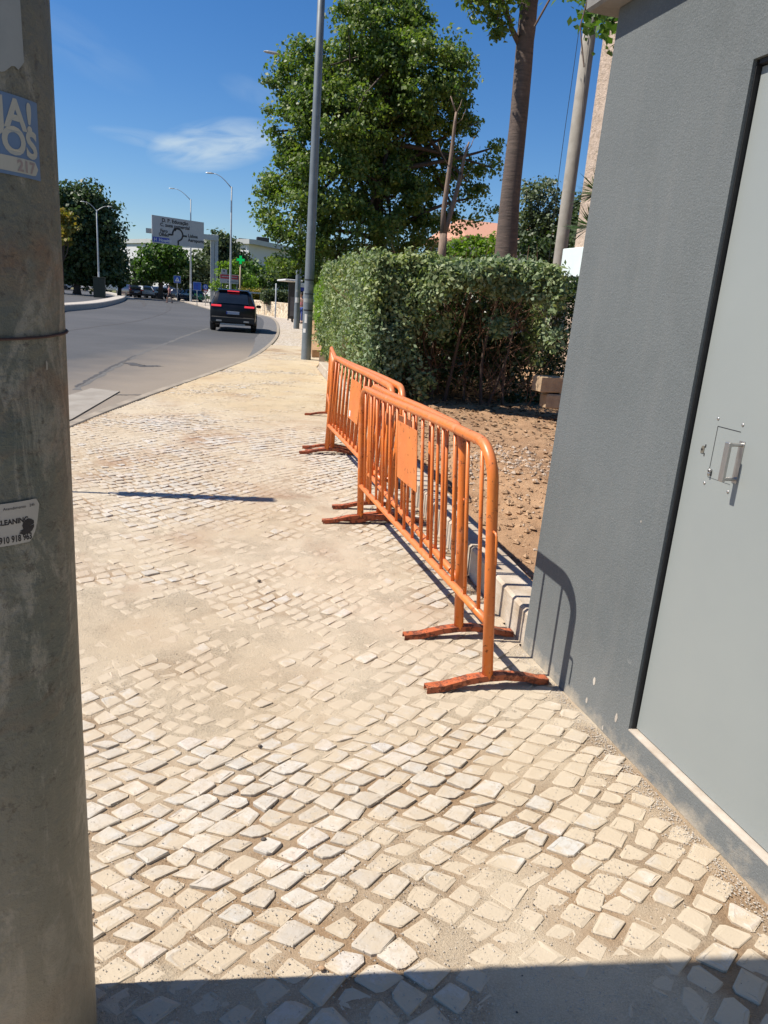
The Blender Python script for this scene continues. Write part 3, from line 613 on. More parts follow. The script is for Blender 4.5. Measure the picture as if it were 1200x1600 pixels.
def cobbles():
    s = 0.083; pts = []
    th = R_(38); ca, sa = math.cos(th), math.sin(th)
    rows = range(-140, 260)
    for j in rows:
        off = rnd.random()*s; i = -10.0; v = j*s*1.0
        while i < 22:
            wdt = s*rnd.uniform(0.85, 1.22)
            u = i+wdt/2; i += wdt
            pts.append((u+off-3, v, wdt, s))
    A = np.array(pts)
    U = A[:, 0]; V = A[:, 1]
    def warp(U, V):
        X = U*ca-V*sa; Y = U*sa+V*ca
        wx = fbm(X, Y, 0.33, 2, 41)*0.75+fbm(X, Y, 1.6, 2, 45)*0.07; wy = fbm(X, Y, 0.33, 2, 51)*0.75+fbm(X, Y, 1.6, 2, 55)*0.07
        return X+wx, Y+wy
    cx, cy = warp(U, V)
    k = inside(cx, cy, 0.05) & (cy > 0.25) & (cy < 21) & (cx > -2.3)
    A = A[k]; N_ = len(A); U = A[:, 0]; V = A[:, 1]; W = A[:, 2]; Hh = A[:, 3]
    rs = np.random.RandomState(5)
    gap = 0.004+0.006*rs.rand(N_)
    sgn = [(-1, -1), (1, -1), (1, 1), (-1, 1)]
    outl = []
    for (a, b) in sgn:
        jx = rs.normal(size=N_)*0.0050; jy = rs.normal(size=N_)*0.0050
        cut = 0.003+0.014*rs.rand(N_)**3
        X0 = a*(W/2-gap)+jx; Y0 = b*(Hh/2-gap)+jy
        p1 = (X0-a*cut, Y0); p2 = (X0, Y0-b*cut)
        outl += [p1, p2] if a*b < 0 else [p2, p1]
    # order the outline counter-clockwise
    order = [1, 0, 2, 3, 5, 4, 6, 7]
    P = np.stack([np.stack(p, -1) for p in outl], 1)            # N,8,2
    ang = np.arctan2(P[:, :, 1], P[:, :, 0]); idx = np.argsort(ang, 1); P = np.take_along_axis(P, idx[:, :, None], 1)
    Gx, Gy = warp(U[:, None]+P[:, :, 0], V[:, None]+P[:, :, 1])
    C = np.stack([Gx.mean(1), Gy.mean(1)], -1)
    O = np.stack([Gx, Gy], -1)
    ztop = rs.normal(size=N_)*0.0016+fbm(C[:, 0], C[:, 1], 0.9, 2, 71)*0.006
    tilt = rs.normal(size=(N_, 2))*0.02
    def ring(scale, dz, rough=0):
        Q = C[:, None]+(O-C[:, None])*scale
        z = ztop[:, None]+dz+((Q-C[:, None])*tilt[:, None]).sum(-1)+(rs.normal(size=(N_, 8))*rough)
        return np.concatenate([Q, z[:, :, None]], -1)
    R1 = ring(0.66, 0.0028, 0.0008); R2 = ring(0.93, 0.0020, 0.0012); R3 = ring(1.0, 0.0004, 0.0006); R4 = ring(1.02, -0.035)
    Vv = np.concatenate([R1, R2, R3, R4], 1).reshape(-1, 3)
    faces = []
    for n in range(N_):
        b = n*32; faces.append(tuple(range(b, b+8)))
        for r in range(3):
            for q in range(8): a0 = b+r*8+q; a1 = b+r*8+(q+1) % 8; faces.append((a0, a0+8, a1+8, a1))
    me = bpy.data.meshes.new('cobbles'); me.from_pydata(Vv.tolist(), [], faces); me.update()
    dv = np.clip((dust_h(Vv[:, 0], Vv[:, 1])-Vv[:, 2]+0.0052)/0.0052, 0, 1)
    at = me.attributes.new('dust', 'FLOAT', 'POINT'); at.data.foreach_set('value', dv.astype(np.float32))
    o = link_mesh('cobble_paving', me, MAT['stone'], None, False); o['kind'] = 'structure'
    return N_
NC = cobbles()
# loose grit on the paving
def grit(name, n, region, size, mat, seed, zf, label, cat='gravel', pw=1.5):
    rs = np.random.RandomState(seed); vs = []; fs = []
    base = np.array([(1, 0, 0), (-1, 0, 0), (0, 1, 0), (0, -1, 0), (0, 0, 1), (0, 0, -1)], float)
    FF = [(0, 2, 4), (2, 1, 4), (1, 3, 4), (3, 0, 4), (2, 0, 5), (1, 2, 5), (3, 1, 5), (0, 3, 5)]
    P = region(rs, n); n = len(P)
    sz = size[0]+(size[1]-size[0])*rs.rand(n)**pw
    V = base[None]*sz[:, None, None]*(0.6+0.6*rs.rand(n, 6, 1))*np.array([1, 0.85, 0.65])
    a = rs.rand(n)*6.28; ca, sa = np.cos(a), np.sin(a); Vx = V[:, :, 0]*ca[:, None]-V[:, :, 1]*sa[:, None]; Vy = V[:, :, 0]*sa[:, None]+V[:, :, 1]*ca[:, None]
    Z = zf(P[:, 0], P[:, 1])
    VV = np.stack([Vx+P[:, 0:1], Vy+P[:, 1:2], V[:, :, 2]+(Z+sz*0.25)[:, None]], -1).reshape(-1, 3)
    F = (np.array(FF)[None]+np.arange(n)[:, None, None]*6).reshape(-1, 3)
    me = bpy.data.meshes.new(name); me.from_pydata(VV.tolist(), [], F.tolist()); me.update()
    o = link_mesh(name, me, mat); tag(o, label, cat, None, 'stuff'); return o
def reg_pav(rs, n):
    y = 0.9+(rs.rand(n)**1.6)*7; x = -1.3+rs.rand(n)*3.3
    k = inside(x, y, 0.02) & (fbm(x, y, 1.9, 4, 90)+rs.rand(n)**3*0.4 > 0.10); return np.stack([x, y], -1)[k]
top_h = lambda X, Y: np.maximum(sand_h(X, Y), 0.003)
grit('fine_gravel', 90000, reg_pav, (0.0010, 0.0036), MAT['gravel'], 3, top_h, 'fine tan grit scattered over the cobbled pavement', pw=2.5)
grit('dark_grit', 420, reg_pav, (0.0015, 0.0055), MAT['darkstone'], 4, top_h, 'dark specks of crushed stone lying on the pavement', pw=3)
def reg_edge(rs, n):
    y = 1.1+rs.rand(n)*2.6; x = right_x(y)-np.abs(rs.normal(size=n))*0.045-0.01; return np.stack([x, y], -1)
grit('wall_foot_gravel', 5000, reg_edge, (0.0012, 0.0045), MAT['gravel'], 8, lambda X, Y: np.full_like(X, 0.001), 'strip of loose gravel along the foot of the grey wall', pw=2)
# a few single pebbles one can pick out
for i, (px, py, s_, mt, lb) in enumerate([(412, 1312, 0.009, 'darkstone', 'dark pebble on the pavement below the middle of the photo'), (406, 1166, 0.008, 'darkstone', 'dark flat pebble lying among cobbles, upper of two'),
                       (503, 1514, 0.009, 'clod', 'brown pebble near the edge of the shadow at the bottom'), (552, 1358, 0.007, 'whiterock', 'pale pebble beside a raised cobble'), (204, 1372, 0.006, 'darkstone', 'small dark pebble beside the steel pole'), (405, 908, 0.012, 'darkstone', 'grey pebble on dusty cobbles left of the barriers')]):
    p = G(px, py, 0.006); vs = []; 
    mb = MB().lathe([(0.3, -0.55), (0.85, -0.3), (1.0, 0.05), (0.7, 0.45), (0.25, 0.6)], 8)
    vv = [(x*s_*rnd.uniform(0.8, 1.2), y*s_*rnd.uniform(0.6, 1.0), z*s_*rnd.uniform(0.7, 1.0)) for x, y, z in mb.v]
    mb.v = vv; o = obj('pebble', mb, MAT[mt], None, True); o.location = (p[0], p[1], 0.008); tag(o, lb, 'pebble', 'pebbles on the pavement')

# -------- raised bed of bare soil behind its concrete kerb
bk = [p for p in wall_line if 2.8 < p[1] < 17.5]
bk[0] = (1.615, 2.87)
kp = []
for i in range(len(bk)-1):
    n = max(1, int(math.hypot(bk[i+1][0]-bk[i][0], bk[i+1][1]-bk[i][1])/0.5))
    kp += [(bk[i][0]+(bk[i+1][0]-bk[i][0])*t/n, bk[i][1]+(bk[i+1][1]-bk[i][1])*t/n) for t in range(n)]
kp.append(bk[-1])
mbk = MB()
for i in range(0, len(kp)-2, 2):       # 1 m kerb stones with open joints
    a, c = Vector(kp[i]), Vector(kp[i+2]); t = (c-a).normalized(); n_ = Vector((t.y, -t.x)); a = a+t*0.004; c = c-t*0.004
    j = rnd.uniform(-0.004, 0.004); z = 0.18+rnd.uniform(-0.004, 0.004)
    prof = [(j, -0.1), (j, z-0.014), (j+0.014, z), (0.18, z), (0.18, -0.1)]
    mbk.loft([[(a.x+n_.x*o_, a.y+n_.y*o_, zz) for o_, zz in prof], [(c.x+n_.x*o_, c.y+n_.y*o_, zz) for o_, zz in prof]])
o = obj('bed_kerb', mbk, MAT['kerbstone']); o['kind'] = 'structure'
def soil_h(X, Y):
    d = X-right_x(Y)
    ramp = np.clip((Y-3.0)/6.0, 0, 1)*0.14*np.clip((d-0.15)/0.8, 0, 1)
    mound = 0.10*np.exp(-((X-2.75)**2/0.35+(Y-5.3)**2/1.3))
    return 0.155+ramp+mound+fbm(X, Y, 1.6, 4, 101)*0.07*np.clip((d-0.15)/0.3, 0.1, 1)+fbm(X, Y, 8, 5, 111, 0.62)*0.075*np.clip((d-0.15)/0.3, 0.1, 1)
o = grid_mesh('soil', np.arange(1.5, 9, 0.035), np.concatenate([np.arange(2.88, 10, 0.035), np.arange(10, 20, 0.12)]), soil_h, MAT['soil'], lambda X, Y: X > right_x(Y)+0.15); o['kind'] = 'structure'
obj('back_garden_ground', MB().prism([(3.6, 19.9), (5.4, 31), (7.6, 44), (11, 60), (60, 60), (60, -6), (8.9, -6), (8.9, 19.9)], -0.1, 0.2), MAT['soil'])['kind'] = 'structure'
def reg_soil(cx, cy, sx, sy):
    def f(rs, n):
        P = np.stack([cx+rs.normal(size=n)*sx, cy+rs.normal(size=n)*sy], -1); return P[(P[:, 0] > right_x(P[:, 1])+0.2) & (P[:, 1] > 3.0)]
    return f
grit('soil_clods', 4200, reg_soil(2.7, 5.4, 0.75, 1.9), (0.005, 0.036), MAT['clod'], 31, soil_h, 'brown lumps of dug earth in the bed', 'soil', 2.6)
grit('mortar_rubble', 520, reg_soil(2.75, 5.75, 0.30, 0.42), (0.004, 0.036), MAT['whiterock'], 32, soil_h, 'pale mortar rubble heaped on the dug earth', 'rubble', 2.0)
grit('pale_stones', 330, reg_soil(2.6, 5.2, 0.6, 1.8), (0.004, 0.024), MAT['whiterock'], 33, soil_h, 'pale small stones mixed in the dug earth', 'stones', 2.2)
# leaf litter under the hedge
rs = np.random.RandomState(77); P = np.stack([1.9+rs.rand(2600)*4.6, 6.2+rs.rand(2600)*5.0], -1); P = P[(P[:, 0] > right_x(P[:, 1])+0.18)]
P = P[rs.rand(len(P)) < np.clip((P[:, 1]-6.2)/2.2, 0.03, 1)]
PP = np.concatenate([P, (soil_h(P[:, 0], P[:, 1])+0.008)[:, None]], 1)
nb = np.tile(np.array([[0, 0, 1.0]]), (len(PP), 1))
tag(quads('leaf_litter', leaf_quads(PP, 0.06, nb, 0.75, 0.6, 0.15, 5), MAT['litter']), 'dry brown leaf litter under the clipped hedge', 'leaf litter', None, 'stuff')
# ================================================================== GREY BUILDING
XW = 1.61
def at_wall(px, py, X=XW): return AX(px, py, X)
bld = thing('grey_building', 'grey stucco utility building with a pale steel door beside the barriers', 'building', (XW, 2.86, 0))
def WB(lo, hi): return (lo[0]-XW, lo[1]-2.86, lo[2]), (hi[0]-XW, hi[1]-2.86, hi[2])
DY1, DY0, DZ0, DZ1 = 2.025, 0.85, 0.100, 2.30
mb = MB()
ring = [(0.0, DY1-2.86), (0.0, 0.0), (3.6, 0.0), (3.6, -5.86), (0.0, -5.86), (0.0, DY0-2.86), (0.07, DY0-2.86), (0.07, DY1-2.86)]
mb.prism(ring, DZ0, DZ1)
full = [(0, 0), (3.6, 0), (3.6, -5.86), (0, -5.86)]
mb.prism(full, -0.25, DZ0); mb.prism(full, DZ1, 2.668)
mb.v = [(x, y+(0.025-0.07*max(z, 0)/2.67 if y > -0.01 else 0), z) for x, y, z in mb.v]
wl = obj('wall', mb, MAT['stucco'], bld)
rf = obj('roof', MB().box((-0.085, -5.95, 2.671), (3.7, 0.055, 2.86), bev=0.01), MAT['slab'], bld)
# sill lip, door frame, door leaf
obj('door_sill', MB().box((-0.001, DY0-2.86+0.002, DZ0+0.001), (0.06, DY1-2.86-0.002, DZ0+0.006)), simple('dusty_sill', (0.5, 0.45, 0.38), (0.4, 0.34, 0.27), 14, 0.9), bld)
fr = MB(); xo = 0.012
fr.box((xo, DY1-2.86-0.004, DZ0+0.007), (0.068, DY1-2.86-0.001, DZ1-0.002)); fr.box((xo, DY0-2.86+0.001, DZ0+0.007), (0.068, DY0-2.86+0.012, DZ1-0.002)); fr.box((xo, DY0-2.86+0.013, DZ1-0.014), (0.068, DY1-2.86-0.013, DZ1-0.002))
obj('door_frame', fr, MAT['rubber'], bld)
XD = XW+0.028
dleaf = obj('door', MB().box((0.028, DY0-2.86+0.014, DZ0+0.010), (0.066, DY1-2.86-0.009, DZ1-0.016), bev=0.002), MAT['door'], bld)
def DP(px, py, dx=0.0):
    p = AX(px, py, XD); return Vector((p[0]-XW+dx, p[1]-2.86, p[2]))
for k, (px, py, sz) in enumerate(((929, 1064, 0.018), (917, 1094, 0.013), (963, 1121, 0.017), (942, 1137, 0.010), (905, 1108, 0.007), (1002, 815, 0.005))):
    q = AX(px, py, XW); pl_ = [(sz*(0.35+0.25*rnd.random())*math.cos(a), sz*(0.8+0.5*rnd.random())*math.sin(a)) for a in np.linspace(0, 2*math.pi, 10)[:-1]]
    obj('paint_chip', MB().add([(-0.0012, q[1]-2.86+a, q[2]+b_) for a, b_ in pl_], [tuple(range(9))[::-1]]), MAT['concrete'], wl)
# handle: steel grip bar on a back plate
p0 = DP(1163, 692); p1 = DP(1145, 752)
hy = (p0.y+p1.y)/2
hb = MB(); zc0, zc1 = min(p0.z, p1.z), max(p0.z, p1.z)
hb.box((0.0255, hy-0.011, zc0-0.004), (0.0279, hy+0.011, zc1+0.004), bev=0.0005)
obj('handle_plate', hb, MAT['steel'], dleaf)
gb = MB(); gb.tube([(0.027, hy, zc0+0.008), (-0.016, hy, zc0+0.008)], 0.006, 8); gb.tube([(0.027, hy, zc1-0.008), (-0.016, hy, zc1-0.008)], 0.006, 8)
gb.box((-0.026, hy-0.010, zc0), (-0.016, hy+0.010, zc1), bev=0.002)
soften(obj('handle', gb, MAT['steel'], dleaf), 0.001)
# latch tab, key cylinder, studs, inspection flap outline
q = DP(1098, 702)
lt = MB().plate((0.0278, q.y, q.z), (0, -1, 0), (0, 0, 1), [(-0.006, -0.012), (0.008, -0.012), (0.008, 0.012), (0.0, 0.012), (-0.006, 0.005)], 0.002); lt.v = [(x-0.002, y, z) for x, y, z in lt.v]
obj('latch_tab', lt, MAT['bronze'], dleaf)
obj('latch_hole', MB().box((0.0272, q.y-0.0135, q.z+0.008), (0.0279, q.y-0.0085, q.z+0.018)).box((0.0272, q.y-0.0135, q.z-0.020), (0.0279, q.y-0.0095, q.z-0.010)).box((0.0236, q.y-0.002, q.z-0.003), (0.0247, q.y+0.003, q.z+0.003)), MAT['rubber'], dleaf)
q = DP(1111, 737); kc = MB()
kc.tube([(0.029, q.y, q.z+0.004), (0.018, q.y, q.z+0.004)], 0.0052, 14); kc.box((0.018, q.y-0.0028, q.z-0.013), (0.029, q.y+0.0028, q.z+0.001), bev=0.0008)
obj('key_cylinder', kc, MAT['steel'], dleaf, True)
obj('keyhole', MB().box((0.0172, q.y-0.0006, q.z-0.001), (0.0178, q.y+0.0006, q.z+0.007)), MAT['rubber'], dleaf)
for (x, y) in ((1122.5, 654), (1161, 664), (1101, 754.5), (1137.5, 768.5)):
    q = DP(x, y); s = MB(); pr_ = [(0.0052, 0), (0.005, 0.0012), (0.0038, 0.0025), (0.0018, 0.0031)]; s.lathe(pr_, 14)
    s.v = [(0.0279-z, q.y+a, q.z+b) for a, b, z in s.v]; obj('stud', s, MAT['steel'], dleaf, True)
c1 = DP(1122, 666); c2 = DP(1158, 675.5); c3 = DP(1106, 745); c4 = DP(1138, 756)
gl = MB()
def line(a, b, w_=0.0011):
    a = Vector(a); b = Vector(b); t = (b-a).normalized(); n_ = Vector((0, -t.z, t.y))*w_
    gl.add([(0.0273, a.y-n_.y, a.z-n_.z), (0.0273, b.y-n_.y, b.z-n_.z), (0.0273, b.y+n_.y, b.z+n_.z), (0.0273, a.y+n_.y, a.z+n_.z)], [(0, 1, 2, 3)])
ya, yb, za, zb = c1.y, c2.y, c1.z, c3.z
line((0, ya, za), (0, yb, za)); line((0, ya+0.0, za), (0, ya, zb)); line((0, ya, zb), (0, yb, zb), 0.0005)
obj('flap_outline', gl, MAT['rubber'], dleaf)
# ivy tuft over the roof corner
rs = np.random.RandomState(6); P = []
for (px, py, Y, n, s_) in ((937, 22, 3.25, 60, 0.05), (925, 12, 3.3, 40, 0.04), (952, 28, 3.15, 45, 0.045), (962, 38, 3.05, 22, 0.035), (960, 70, 2.98, 10, 0.022), (945, 8, 3.2, 40, 0.05), (900, -20, 3.4, 60, 0.06), (940, -30, 3.3, 80, 0.08)):
    c = np.array(AY(px, py, Y)); P.append(c+rs.normal(size=(n, 3))*s_)
P = np.concatenate(P); P[:, 2] = np.minimum(P[:, 2], 2.95)
ivr = thing('ivy', 'tuft of ivy hanging over the roof corner of the grey building', 'plant', (1.62, 3.15, 2.6)); off = np.array([1.62, 3.15, 2.6])
quads('foliage', leaf_quads(P-off, 0.038, None, 0, 0.7, 0.1, 3), MAT['L_round'], ivr)
st = MB(); st.tube([(0.3, -0.1, 0.30), (0.05, 0.03, 0.285), (-0.1, 0.08, 0.22), (-0.14, 0.12, 0.12)], 0.005, 6); st.tube([(0.05, 0.02, 0.285), (0.0, -0.02, 0.1), (0.01, -0.08, -0.06)], 0.003, 6)
obj('stem', st, MAT['stem'], ivr)

# ================================================================== NEAR STEEL POLE
PC = Vector((-0.3175, 1.285, 0)); PR = 0.152
pole = thing('utility_pole', 'weathered steel pole with stickers and a wire ring, close at the left edge', 'pole', (PC.x, PC.y, 0))
prof = [(PR*1.0, -0.05)]+[(PR*(1.0-0.012*z/9), z) for z in np.linspace(0.0, 9, 60)]+[(0.02, 9.05)]
pm_ = MB().lathe(prof, 96)
pm_.v = [(x*(1+0.006*math.sin(z*5+2*math.atan2(y, x))), y*(1+0.006*math.sin(z*3.3+1)), z) for x, y, z in pm_.v]
obj('shaft', pm_, MAT['galv'], pole, True)
def cyl_hit(px, py, r=PR+0.0):
    d = ray(px, py); ox, oy = -PC.x, -PC.y; A = d[0]**2+d[1]**2; B = 2*(ox*d[0]+oy*d[1]); C_ = ox*ox+oy*oy-r*r
    D = B*B-4*A*C_
    t = (-B-math.sqrt(max(D, 0)))/(2*A); x, y, z = t*d[0]-PC.x, t*d[1]-PC.y, EYE+t*d[2]
    return math.atan2(y, x), z
def wrap(vs, th0, z0, lift, sx=1.0, sz=1.0, rot=0.0):   # flat (x, z) -> on the pole; x grows to the right as seen
    out_ = []; ca, sa = math.cos(rot), math.sin(rot)
    for x, z in vs:
        X, Z = (x*ca-z*sa)*sx, (x*sa+z*ca)*sz; th = th0+X/PR; r = PR*1.006+lift
        out_.append((r*math.cos(th), r*math.sin(th), z0+Z))
    return out_
def patch(name, outline, th0, z0, lift, mat, parent, rot=0.0, n=24):
    # fill the outline with thin vertical strips so that it bends with the pole
    xs_ = [p[0] for p in outline]; x0, x1 = min(xs_), max(xs_); top = []; bot = []
    xl = [x0+(x1-x0)*i/n for i in range(n+1)]
    def span(x):
        zz = []
        for i in range(len(outline)):
            (ax, az), (bx, bz) = outline[i], outline[(i+1) % len(outline)]
            if ax == bx: continue
            t = (x-ax)/(bx-ax)
            if -1e-6 <= t <= 1+1e-6: zz.append(az+(bz-az)*t)
        return min(zz), max(zz)
    fl = []
    for x in xl:
        xx = min(max(x, x0+1e-5), x1-1e-5); a_, b_ = span(xx); bot.append((x, a_)); top.append((x, b_))
    m = len(xl); vs = wrap(bot+top, th0, z0, lift, rot=rot)
    return obj(name, MB().add(vs, [(i, i+1, m+i+1, m+i) for i in range(m-1)]), mat, parent)
def wtext(s, size, th0, z0, lift, mat, parent, bold=0.0, rot=0.0, sx=1.0, align='RIGHT'):
    vs, fs = text_mesh(s, size, bold, align); vv = wrap([(v[0]*sx, v[1]) for v in vs], th0, z0, lift, rot=rot)
    return obj('lettering', MB().add(vv, fs), mat, parent)
# top torn grey paper
ta, za_ = cyl_hit(30, 60); tb, zb_ = cyl_hit(30, 108)
gp = obj_paper = patch('torn_paper', [(-0.12, 0.35), (0.0, 0.35), (0.002, 0.04), (0.004, 0.0), (-0.006, -0.012), (-0.014, -0.008), (-0.03, -0.022), (-0.05, -0.016), (-0.075, -0.03), (-0.12, -0.02)], ta, zb_+0.01, 0.0012, MAT['stickgrey'], pole)
# blue sticker
t1, z1 = cyl_hit(52, 160); t2, z2 = cyl_hit(60, 283)
H_ = z1-z2; W_ = 0.13
bs = patch('blue_sticker', [(-W_, 0), (0, 0), (0, H_), (-W_, H_)], t1+0.004/PR, z2, 0.0014, MAT['stickblue'], pole)
wtext('JA!', H_*0.50, t1-0.007/PR, z2+H_*0.60, 0.002, MAT['cream'], bs, bold=0.0016, sx=0.95)
wtext('OS', H_*0.47, t1-0.001/PR, z2+H_*0.275, 0.002, MAT['cream'], bs, bold=0.0016, sx=0.95)
cap = [(-0.125, 0.0), (-0.008, 0.0)]+[(-0.008+0.008*math.cos(a), H_*0.095+H_*0.095*math.sin(a)) for a in np.linspace(-math.pi/2+0.2, math.pi/2-0.2, 7)]+[(-0.008, H_*0.19), (-0.125, H_*0.19)]
pt = patch('phone_strip', cap, t1-0.001/PR, z2+H_*0.045, 0.002, MAT['cream'], bs)
wtext('217', H_*0.20, t1-0.008/PR, z2+H_*0.07, 0.0026, MAT['fadepink'], bs, bold=0.0006)
# white sticker
t3, z3 = cyl_hit(60, 777); t4, z4 = cyl_hit(47, 845); H2 = z3-z4
W2 = 0.12
ws = patch('white_sticker', [(-W2, 0), (-0.019, 0.0), (-0.008, H2*0.3), (-0.001, H2*0.85), (-0.002, H2*0.97), (-0.007, H2), (-W2, H2)], t3, z4, 0.0014, MAT['offwhite'], pole)
wtext('Atendimento   24h', H2*0.095, t3-0.009/PR, z4+H2*0.84, 0.002, MAT['ink'], ws)
wtext('CLEANING', H2*0.17, t3-0.021/PR, z4+H2*0.50, 0.002, MAT['ink'], ws, bold=0.0004, sx=0.86)
wtext('910 918 963', H2*0.22, t3-0.017/PR, z4+H2*0.065, 0.002, MAT['ink'], ws, bold=0.0004, sx=0.66)
bl = [(-0.031, 0.20), (-0.022, 0.205), (-0.016, 0.26), (-0.0125, 0.34), (-0.0125, 0.40), (-0.0185, 0.385), (-0.0185, 0.405), (-0.0125, 0.42), (-0.0125, 0.49), (-0.017, 0.545), (-0.022, 0.57), (-0.029, 0.51), (-0.0315, 0.42), (-0.030, 0.33), (-0.036, 0.30), (-0.0315, 0.285), (-0.037, 0.255)]
vs = wrap([(x, z*H2) for x, z in bl], t3, z4, 0.002); cx_ = wrap([(-0.022, 0.37*H2)], t3, z4, 0.002)
obj('ink_blot', MB().add(vs+cx_, [(i, (i+1) % len(bl), len(bl)) for i in range(len(bl))]), MAT['ink'], ws)
# wire ring and paint fleck
ta, zr = cyl_hit(60, 526)
wr = MB(); n = 48; wr.tube([(math.cos(a)*(PR*1.006+0.002), math.sin(a)*(PR*1.006+0.002), zr-0.0+0.004*math.sin(a*2+1)) for a in [2*math.pi*i/n for i in range(n+1)]], 0.0022, 6)
th_w, _ = cyl_hit(100, 524)
obj('wire_ring', wr, simple('rusty_wire', (0.05, 0.03, 0.025), (0.08, 0.04, 0.03), 30, 0.9), pole)
tf, zf_ = cyl_hit(71, 572)
obj('paint_fleck', MB().add(wrap([(-0.0012, -0.006), (0.0012, -0.005), (0.002, 0.004), (0.0005, 0.009), (-0.0008, 0.006)], tf, zf_, 0.0015), [(0, 1, 2, 3, 4)]), MAT['offwhite'], pole)
# a post with a tall edge-on panel farther up the pavement: only its shadow reaches the photo
h_ = 3.7; tip = Vector((0.736, 5.56)); dxy = Vector((math.cos(SUN_AZ), math.sin(SUN_AZ)))*(h_/math.tan(SUN_EL)); pb = tip-dxy
sp_ = thing('banner_post', 'thin post with a tall narrow panel seen edge-on, beyond the steel pole', 'sign post', (pb.x, pb.y, 0))
obj('post', MB().tube([(0, 0, -0.05), (0, 0, h_-0.05)], 0.018, 10), MAT['lamp'], sp_, True)
obj('panel', MB().loft([[(x*wd-0.01, y*0.06, z) for x, y in ((-1, -1), (1, -1), (1, 1), (-1, 1))] for z, wd in ((h_-1.55, 0.03), (h_-1.2, 0.05), (h_-0.3, 0.06), (h_, 0.04))]), MAT['lamp'], sp_)

# ================================================================== BARRIERS
def barrier(near, far, lean_n, lean_f, label, hgt=1.06, panel=True, sticker=False, hook=True, nbars=14, foot_dx=0.02, hf=1.0):
    n_ = Vector((near[0], near[1], 0)); f_ = Vector((far[0], far[1], 0)); L = (f_-n_).length
    ang = math.atan2(f_.y-n_.y, f_.x-n_.x)-math.pi/2
    b_ = thing('crowd_barrier', label, 'barrier', n_, ang, 'orange crowd barriers along the kerb')
    def S(mb):           # lean and slight twist
        mb.v = [(x+z*(lean_n*(1-y/L)+lean_f*(y/L)), y, z*(1+(hf-1)*min(max(y/L, 0), 1)*min(z/0.3, 1))) for x, y, z in mb.v]; return mb
    r = 0.0235; cr = 0.15; pts = [(0, 0, 0.045), (0, 0, hgt*0.5), (0, 0, hgt-cr)]
    for k in range(1, 8): a = math.pi/2*k/8; pts.append((0, cr-cr*math.cos(a), hgt-cr+cr*math.sin(a)))
    pts += [(0, cr, hgt)]+[(0, cr+(L-2*cr)*i/6, hgt+0.004*math.sin(i)) for i in range(1, 6)]+[(0, L-cr, hgt)]
    for k in range(1, 8): a = math.pi/2*k/8; pts.append((0, L-cr+cr*math.sin(a), hgt-cr+cr*math.cos(a)))
    pts += [(0, L, hgt-cr), (0, L, hgt*0.5), (0, L, 0.045)]
    obj('frame', S(MB().tube(pts, r, 18)), MAT['orange'], b_, True)
    zl = 0.30
    obj('lower_rail', S(MB().tube([(0, r*0.6, zl)]+[(0, L*i/8, zl) for i in range(1, 8)]+[(0, L-r*0.6, zl)], 0.019, 16)), MAT['orange'], b_, True)
    for i in range(nbars):
        y = L*(i+0.72)/(nbars+0.44)
        dz = 0
        if y < cr: dz = cr-math.sqrt(max(cr*cr-(cr-y)**2, 0))
        if y > L-cr: dz = cr-math.sqrt(max(cr*cr-(y-L+cr)**2, 0))
        o = obj('bar', S(MB().tube([(0, y, zl+0.010), (0, y, (zl+hgt)/2), (0, y, hgt-dz-0.012)], [0.0088, 0.0088, 0.0088], 10)), MAT['orange'], b_, True)
    if panel:
        ya_ = L*0.42; yb_ = ya_+0.38; z1_ = hgt-0.095; z0_ = z1_-0.34
        pl = obj('panel', S(MB().box((-0.014, ya_, z0_), (-0.0105, yb_, z1_), bev=0.0008)), MAT['orange'], b_)
        if sticker: obj('sticker', S(MB().box((-0.0158, yb_-0.08, z0_+0.02), (-0.0148, yb_-0.03, z0_+0.07))), MAT['white'], pl)
    if hook:
        zh = 0.71
        obj('hook', S(MB().tube([(0, -r*0.8, zh), (0.0, -0.045, zh-0.002), (0, -0.052, zh-0.012), (0, -0.053, zh-0.06), (0, -0.052, zh-0.13)], 0.0052, 8)), MAT['orange'], b_, True)
        for zz in (0.62, 0.40):
            rg = MB().tube([(0, L+r*0.8, zz), (0, L+0.05, zz)], 0.005, 8); obj('eye', S(rg), MAT['orange'], b_, True)
    for yy in (0, L):    # pressed-steel foot: an arched channel
        st_ = [(-0.30, 0.0), (-0.225, 0.004), (-0.11, 0.028), (-0.03, 0.036), (0.05, 0.036), (0.15, 0.022), (0.215, 0.004), (0.26, 0.0)]
        rings = []
        for x, z in st_:
            tp = z+0.026; wv_ = rnd.uniform(-0.0015, 0.0015)
            rings.append([(x+foot_dx, yy-0.024, z), (x+foot_dx, yy-0.022, tp), (x+foot_dx, yy+0.022, tp), (x+foot_dx, yy+0.024, z), (x+foot_dx, yy+0.019, z), (x+foot_dx, yy+0.018, tp-0.004+wv_), (x+foot_dx, yy-0.018, tp-0.004+wv_), (x+foot_dx, yy-0.019, z)])
        ft = MB(); n8 = 8; vs = [p for rr in rings for p in rr]; fs = []
        for i in range(len(rings)-1):
            for k in range(n8): a = i*n8+k; c2_ = i*n8+(k+1) % n8; fs.append((a, c2_, c2_+n8, a+n8))
        for base in (0, (len(rings)-1)*n8): fs += [(base+0, base+1, base+6, base+7), (base+1, base+2, base+5, base+6), (base+2, base+3, base+4, base+5)]
        ft.add(vs, fs); ft.v = [(x, y, z+0.004) for x, y, z in ft.v]
        obj('foot', ft, MAT['orange_worn'], b_)
    return b_
barrier((1.286, 2.562), (1.301, 4.933), -0.092, -0.045, 'nearest orange steel barrier, its end foot against the grey wall', hgt=1.05, hf=0.935)
